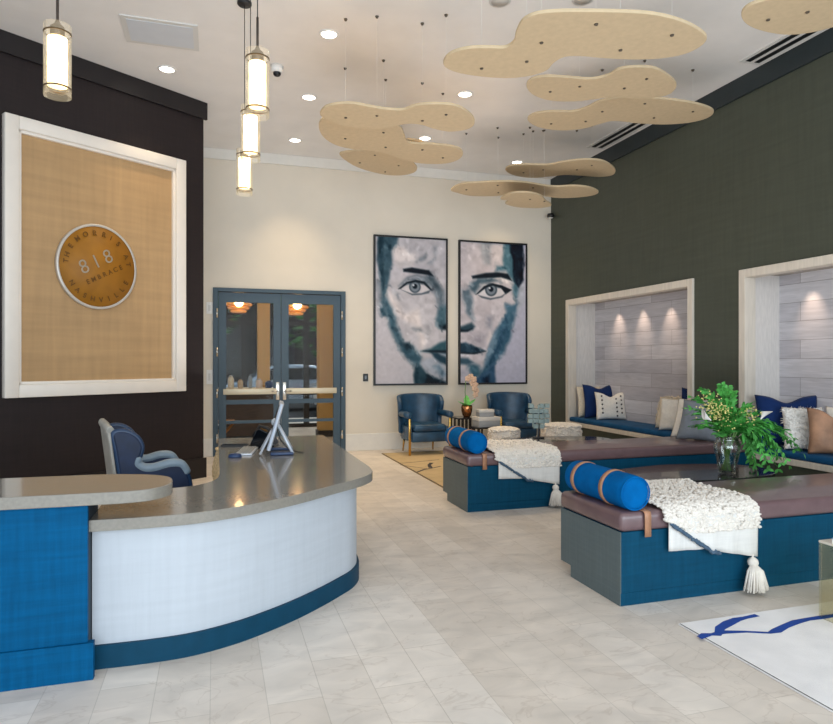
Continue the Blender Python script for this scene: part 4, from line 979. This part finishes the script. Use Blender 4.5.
# ================================================================== CEILING: pendants, clouds, lights
def pendant(u, t, label):
    p = at_t(u, 361, t); r = thing('pendant_lamp', label, 'pendant lamp', (p.x, p.y, 3.0), 0, 'glass tube pendants over the desk'); H = CEIL-3.0
    gl = MB(); gl.lathe([(.0725,0),(.0725,.41),(.069,.41),(.069,0),(.0725,0)], 32, cap=False); obj('glass_shade', gl, m_lampglass, r)
    obj('diffuser', MB().lathe([(.001,.06),(.052,.06),(.052,.335),(.001,.335)], 28), m_frost, r)
    for z in (.045, .36): obj('ring', MB().lathe([(.066,z),(.074,z),(.074,z+.006),(.066,z+.006),(.066,z)], 32, cap=False), m_ringm, r)
    obj('cap', MB().lathe([(.001,.336),(.038,.336),(.038,.40),(.02,.415),(.008,.44),(.008,.62),(.001,.62)], 20), m_darkmetal, r)
    obj('cord', MB().tube([(0,0,.62), (0,0,H-.02)], .0035, 6), m_blackm, r)
    obj('canopy', MB().lathe([(.001,H-.03),(.055,H-.03),(.065,H-.02),(.065,H-.0005),(.001,H-.0005)], 24), m_blackm, r)
m_ringm = M('dark_bronze_ring', (96,76,52), .35, .8, var=0)
m_darkmetal = M('dark_nickel', (92,84,78), .35, .8, var=0)
pendant(57.5, 3.73, 'glass tube pendant lamp hanging alone before the dark left wall')
pendant(257.5, 4.04, 'largest glass tube pendant lamp of the row of three')
pendant(250.5, 4.92, 'middle glass tube pendant lamp of the row of three')
pendant(244.5, 5.93, 'smallest, farthest glass tube pendant lamp of the row of three')

def cloud(z, pts, dots_, label, x0, y0, s):
    px = [(x0+a/s, y0+b_/s) for a, b_ in pts]; w3 = [at_z(u, v, z) for u, v in px]
    cx = sum(p.x for p in w3)/len(w3); cy = sum(p.y for p in w3)/len(w3)
    r = thing('ceiling_cloud', label, 'ceiling panel', (cx, cy, z), 0, 'golden ceiling clouds')
    poly = spline([(p.x-cx, p.y-cy) for p in w3], 5)
    obj('panel', MB().prism([(p.x, p.y) for p in poly], 0, .026, bev=.006), m_gold_cloud, r)
    for u, v in dots_:
        q = at_z(x0+u/s, y0+v/s, z); lx, ly = q.x-cx, q.y-cy; top_ = CEIL-z
        c_ = obj('cable', MB().tube([(lx, ly, .026), (lx, ly, top_-.02)], .0011, 5), m_cable, r)
        obj('fitting', MB().lathe([(.001,-.009),(.012,-.009),(.015,-.0005),(.001,-.0005)], 12, (lx, ly, 0)), m_fit, c_)
        obj('anchor', MB().lathe([(.001,top_-.02),(.010,top_-.02),(.019,top_-.0005),(.001,top_-.0005)], 12, (lx, ly, 0)), m_fit, c_)
m_fit = M('dark_fitting', (96,86,74), .5, .4, var=0)
A_ = ([(48,245),(75,218),(130,205),(200,203),(280,218),(360,230),(430,232),(470,218),(520,207),(590,205),(660,210),(715,232),(757,270),(757,305),(715,325),(640,332),(570,318),(510,300),(450,297),(380,310),(310,320),(230,318),(150,305),(85,280),(52,262)], [(165,266),(310,257),(520,280),(630,252)])
cloud(3.815, *A_, 'golden peanut shaped ceiling cloud, topmost of the left cluster', 310, 60, 4.628)
B_ = ([(42,295),(45,330),(70,365),(120,395),(190,412),(270,420),(350,432),(420,458),(480,475),(560,482),(640,478),(690,460),(708,435),(690,412),(640,398),(560,390),(490,388),(450,380),(437,350),(425,320),(400,305),(330,295),(230,285),(120,270),(65,272)], [(163,363),(340,335),(350,403),(520,415),(615,452)])
cloud(3.972, *B_, 'golden ceiling cloud in the middle of the left cluster', 310, 60, 4.628)
C_ = ([(138,442),(200,488),(280,517),(360,533),(430,534),(480,522),(496,502),(478,478),(455,450),(490,425),(525,395),(515,378),(470,370),(440,372),(390,400),(330,415),(230,420),(160,428)], [(300,440),(230,475),(410,488),(348,517)])
cloud(4.21, *C_, 'golden ceiling cloud lowest in the photo of the left cluster', 310, 60, 4.628)
E_ = ([(38,180),(60,155),(110,140),(170,138),(215,138),(240,122),(248,92),(265,62),(300,43),(360,35),(450,34),(560,36),(640,42),(710,58),(765,82),(795,108),(780,132),(735,155),(670,168),(590,172),(500,168),(430,162),(385,165),(355,182),(335,203),(290,218),(230,225),(160,222),(90,212),(50,198)], [(477,69),(695,100),(547,143),(320,122),(278,176),(148,196)])
cloud(3.82, *E_, 'biggest golden ceiling cloud, at the top of the right cluster', 430, 0, 2.872)
F_ = ([(277,250),(290,230),(330,221),(390,223),(460,228),(510,218),(540,201),(580,194),(640,196),(680,215),(707,240),(700,262),(670,277),(600,284),(530,279),(470,286),(410,292),(350,290),(300,275)], [(345,263),(430,248),(558,253),(622,226)])
cloud(4.13, *F_, 'mid-sized golden ceiling cloud just below the biggest one', 430, 0, 2.872)
G_ = ([(280,345),(300,328),(350,321),(410,321),(450,310),(490,291),(550,281),(620,281),(700,288),(770,300),(814,318),(800,338),(750,352),(680,358),(600,355),(530,348),(490,356),(440,370),(370,375),(310,365)], [(348,355),(447,348),(495,320),(617,297),(643,338),(755,320)])
cloud(4.29, *G_, 'long golden ceiling cloud whose tip crosses the dark right wall', 430, 0, 2.872)
H_ = ([(272,168),(300,149),(370,145),(450,146),(520,133),(600,124),(670,128),(715,150),(731,172),(715,190),(660,196),(590,191),(520,188),(450,195),(380,200),(310,190)], [(348,177),(430,165),(570,165),(632,147)])
cloud(4.2, *H_, 'small golden ceiling cloud, upper one of the far cluster', 440, 130, 4.165)
I_ = ([(45,250),(90,226),(170,219),(260,215),(350,219),(420,230),(480,237),(560,234),(620,240),(660,258),(640,272),(580,281),(500,284),(430,276),(370,266),(300,270),(220,276),(130,275),(70,262)], [(110,248),(240,230),(243,260),(388,240)])
cloud(3.95, *I_, 'long golden ceiling cloud in the middle of the far cluster', 440, 130, 4.165)
J_ = ([(252,288),(285,296),(272,308),(320,322),(400,326),(455,320),(462,310),(440,295),(420,275),(370,262),(300,264)], [(375,288),(435,296)])
cloud(3.75, *J_, 'smallest golden ceiling cloud, bottom of the far cluster', 440, 130, 4.165)
K_ = ([(560,45),(580,20),(630,2),(700,-15),(800,-22),(900,-8),(940,25),(900,58),(833,82),(760,99),(690,104),(620,92),(575,72)], [(640,58),(757,35)])
cloud(4.0, *K_, 'golden ceiling cloud cut off by the top right corner', 553, 0, 2.975)

DLS = [((329,34),'bright recessed downlight between the pendants and the left clouds, nearest'),((167,69),'recessed downlight close to the dark left wall'),((309,97),'recessed downlight right of the row of pendants'),((465,94),'recessed downlight between the left and right cloud clusters'),((295,140),'recessed downlight by the crown band of the back wall'),((425,138),'recessed downlight showing just behind the left cloud cluster'),((517,162),'recessed downlight above the far cloud cluster')]
for (u, v), lab in DLS:
    p = at_z(u, v, CEIL); r = thing('recessed_light', lab, 'downlight', (p.x, p.y, CEIL), 0, 'recessed ceiling downlights')
    obj('trim_ring', MB().lathe([(.075,-.0005),(.1,-.0005),(.098,-.008),(.08,-.012),(.075,-.0005)], 28, cap=False), m_plastic, r); obj('lens', MB().lathe([(.001,-.001),(.076,-.001),(.076,-.006),(.001,-.006)], 28), m_led, r)
    ld = bpy.data.lights.new('downlight', 'SPOT'); ld.energy = 135 if p.x > 0 else 60; ld.spot_size = math.radians(88); ld.spot_blend = 1.0; ld.color = (1,.77,.48); ld.shadow_soft_size = .08
    lo = bpy.data.objects.new('downlight_spot', ld); COL.objects.link(lo); lo.location = (p.x, p.y, CEIL-.03)
def vent(x0, x1, y0, y1, label):
    r = thing('ceiling_vent', label, 'vent', (0,0,CEIL), 0, 'linear ceiling vents')
    obj('frame', MB().box(x0, x1, y0, y1, -.012, -.0005), m_vent, r)
    w_ = x1-x0
    for k in range(2): obj('slot', MB().box(x0+w_*(.16+.4*k), x0+w_*(.40+.4*k), y0+.04, y1-.04, -.0135, -.0122), m_blackm, r)
vent(5.47, 5.76, 4.3, 5.72, 'slotted ceiling vent near the top right corner'); vent(5.44, 5.73, 7.5, 8.70, 'slotted ceiling vent above the long cloud on the right')
ap = thing('access_panel', 'square white access panel in the ceiling', 'panel', (0,0,CEIL))
obj('frame', MB().box(-.865, -.16, 6.68, 7.22, -.012, -.0005), m_vent, ap); obj('hatch', MB().box(-.815, -.21, 6.73, 7.17, -.016, -.0122), M('hatch_paint', (206,210,216), .7, var=.02), ap)
p = at_z(277, 66, CEIL); dm = thing('dome_camera', 'white dome security camera beside the pendant row', 'camera', (p.x, p.y, CEIL))
obj('housing', MB().lathe([(.001,-.0005),(.07,-.0005),(.068,-.05),(.055,-.075),(.001,-.075)], 24), m_plastic, dm); obj('dome', MB().lathe([(.045,-.0755),(.042,-.095),(.03,-.11),(.012,-.118),(.001,-.119)], 24), m_screen, dm)
for u, v, lab in ((500,1,'round ceiling speaker left of the biggest cloud at the top edge'),(583,-1,'round ceiling speaker above the biggest cloud at the top edge')):
    p = at_z(u, v, CEIL); sp_ = thing('ceiling_speaker', lab, 'speaker', (p.x, p.y, CEIL), 0, 'round ceiling speakers'); obj('bezel', MB().lathe([(.08,-.0005),(.10,-.0005),(.098,-.007),(.08,-.008)], 28, cap=False), m_vent, sp_); obj('grille', MB().lathe([(.001,-.001),(.081,-.001),(.081,-.005),(.001,-.005)], 28), m_books, sp_)
p = at_y(549, 216, BY-.12); sc2 = thing('wall_camera', 'small black and white camera high in the back right corner', 'camera', (RX-.03, BY-.13, p.z))
obj('bracket', MB().box(-.03, .029, .02, .05, -.02, .02), m_blackm, sc2); obj('body', MB().lathe([(.05,-.03),(.07,0),(.055,.04)], 16, (-.05,0,0)), m_blackm, sc2); obj('lens', MB().lathe([(.001,-.045),(.03,-.042),(.048,-.0305)], 16, (-.05,0,0), cap=False), m_plastic, sc2)
def plate(u, v, w_, h_, mat, ins, lab):
    p = at_y(u, v, BY); r = thing('wall_plate', lab, 'switch', (p.x, BY, p.z)); obj('plate', MB().box(-w_/2, w_/2, -.012, -.0005, -h_/2, h_/2, bev=.003, seg=1), mat, r); obj('switch', MB().box(-w_/5, w_/5, -.018, -.0122, -h_/4, h_/4, bev=.002, seg=1), ins, r)
plate(365.5, 377.5, .085, .125, m_blackm, m_screen, 'black wall plate between the door and the left portrait')
plate(209.5, 308, .09, .18, m_plastic, m_vent, 'upper white wall plate at the left of the door'); plate(209.5, 377, .09, .22, m_plastic, m_vent, 'lower white wall plate at the left of the door')

# ================================================================== LIGHT
wld = bpy.data.worlds.new('world'); scn.world = wld; wld.use_nodes = True
bg = wld.node_tree.nodes['Background']; bg.inputs[0].default_value = (.80,.90,1.0,1); bg.inputs[1].default_value = 1.0
def area(loc, target, sx, sy, power, col):
    ld = bpy.data.lights.new('area', 'AREA'); ld.shape = 'RECTANGLE'; ld.size = sx; ld.size_y = sy; ld.energy = power; ld.color = col
    o = bpy.data.objects.new('area_light', ld); COL.objects.link(o); o.location = loc; o.rotation_euler = (Vector(target)-Vector(loc)).to_track_quat('-Z', 'Y').to_euler(); return o
area((1.5,-3.0,1.9), (2.2,8,2.6), 9, 3.6, 480, (.80,.91,1.0))       # shop-front windows behind the camera
area((2.6,6.0,1.3), (2.6,6.0,5), 5.5, 7, 76, (1,.95,.92))  # added upward fill with no visible source, brightens ceiling and clouds
area((.8,12.4,3.5), (.8,12.4,0), 4, 3, 35, (1,.80,.55))
sun = bpy.data.lights.new('sun', 'SUN'); sun.energy = .5; sun.angle = .3; so = bpy.data.objects.new('sun', sun); COL.objects.link(so); so.rotation_euler = (math.radians(50), 0, math.radians(160)); so.location = (0,30,20)

scn.view_settings.view_transform = 'Standard'; scn.view_settings.look = 'None'; scn.view_settings.exposure = 0.0
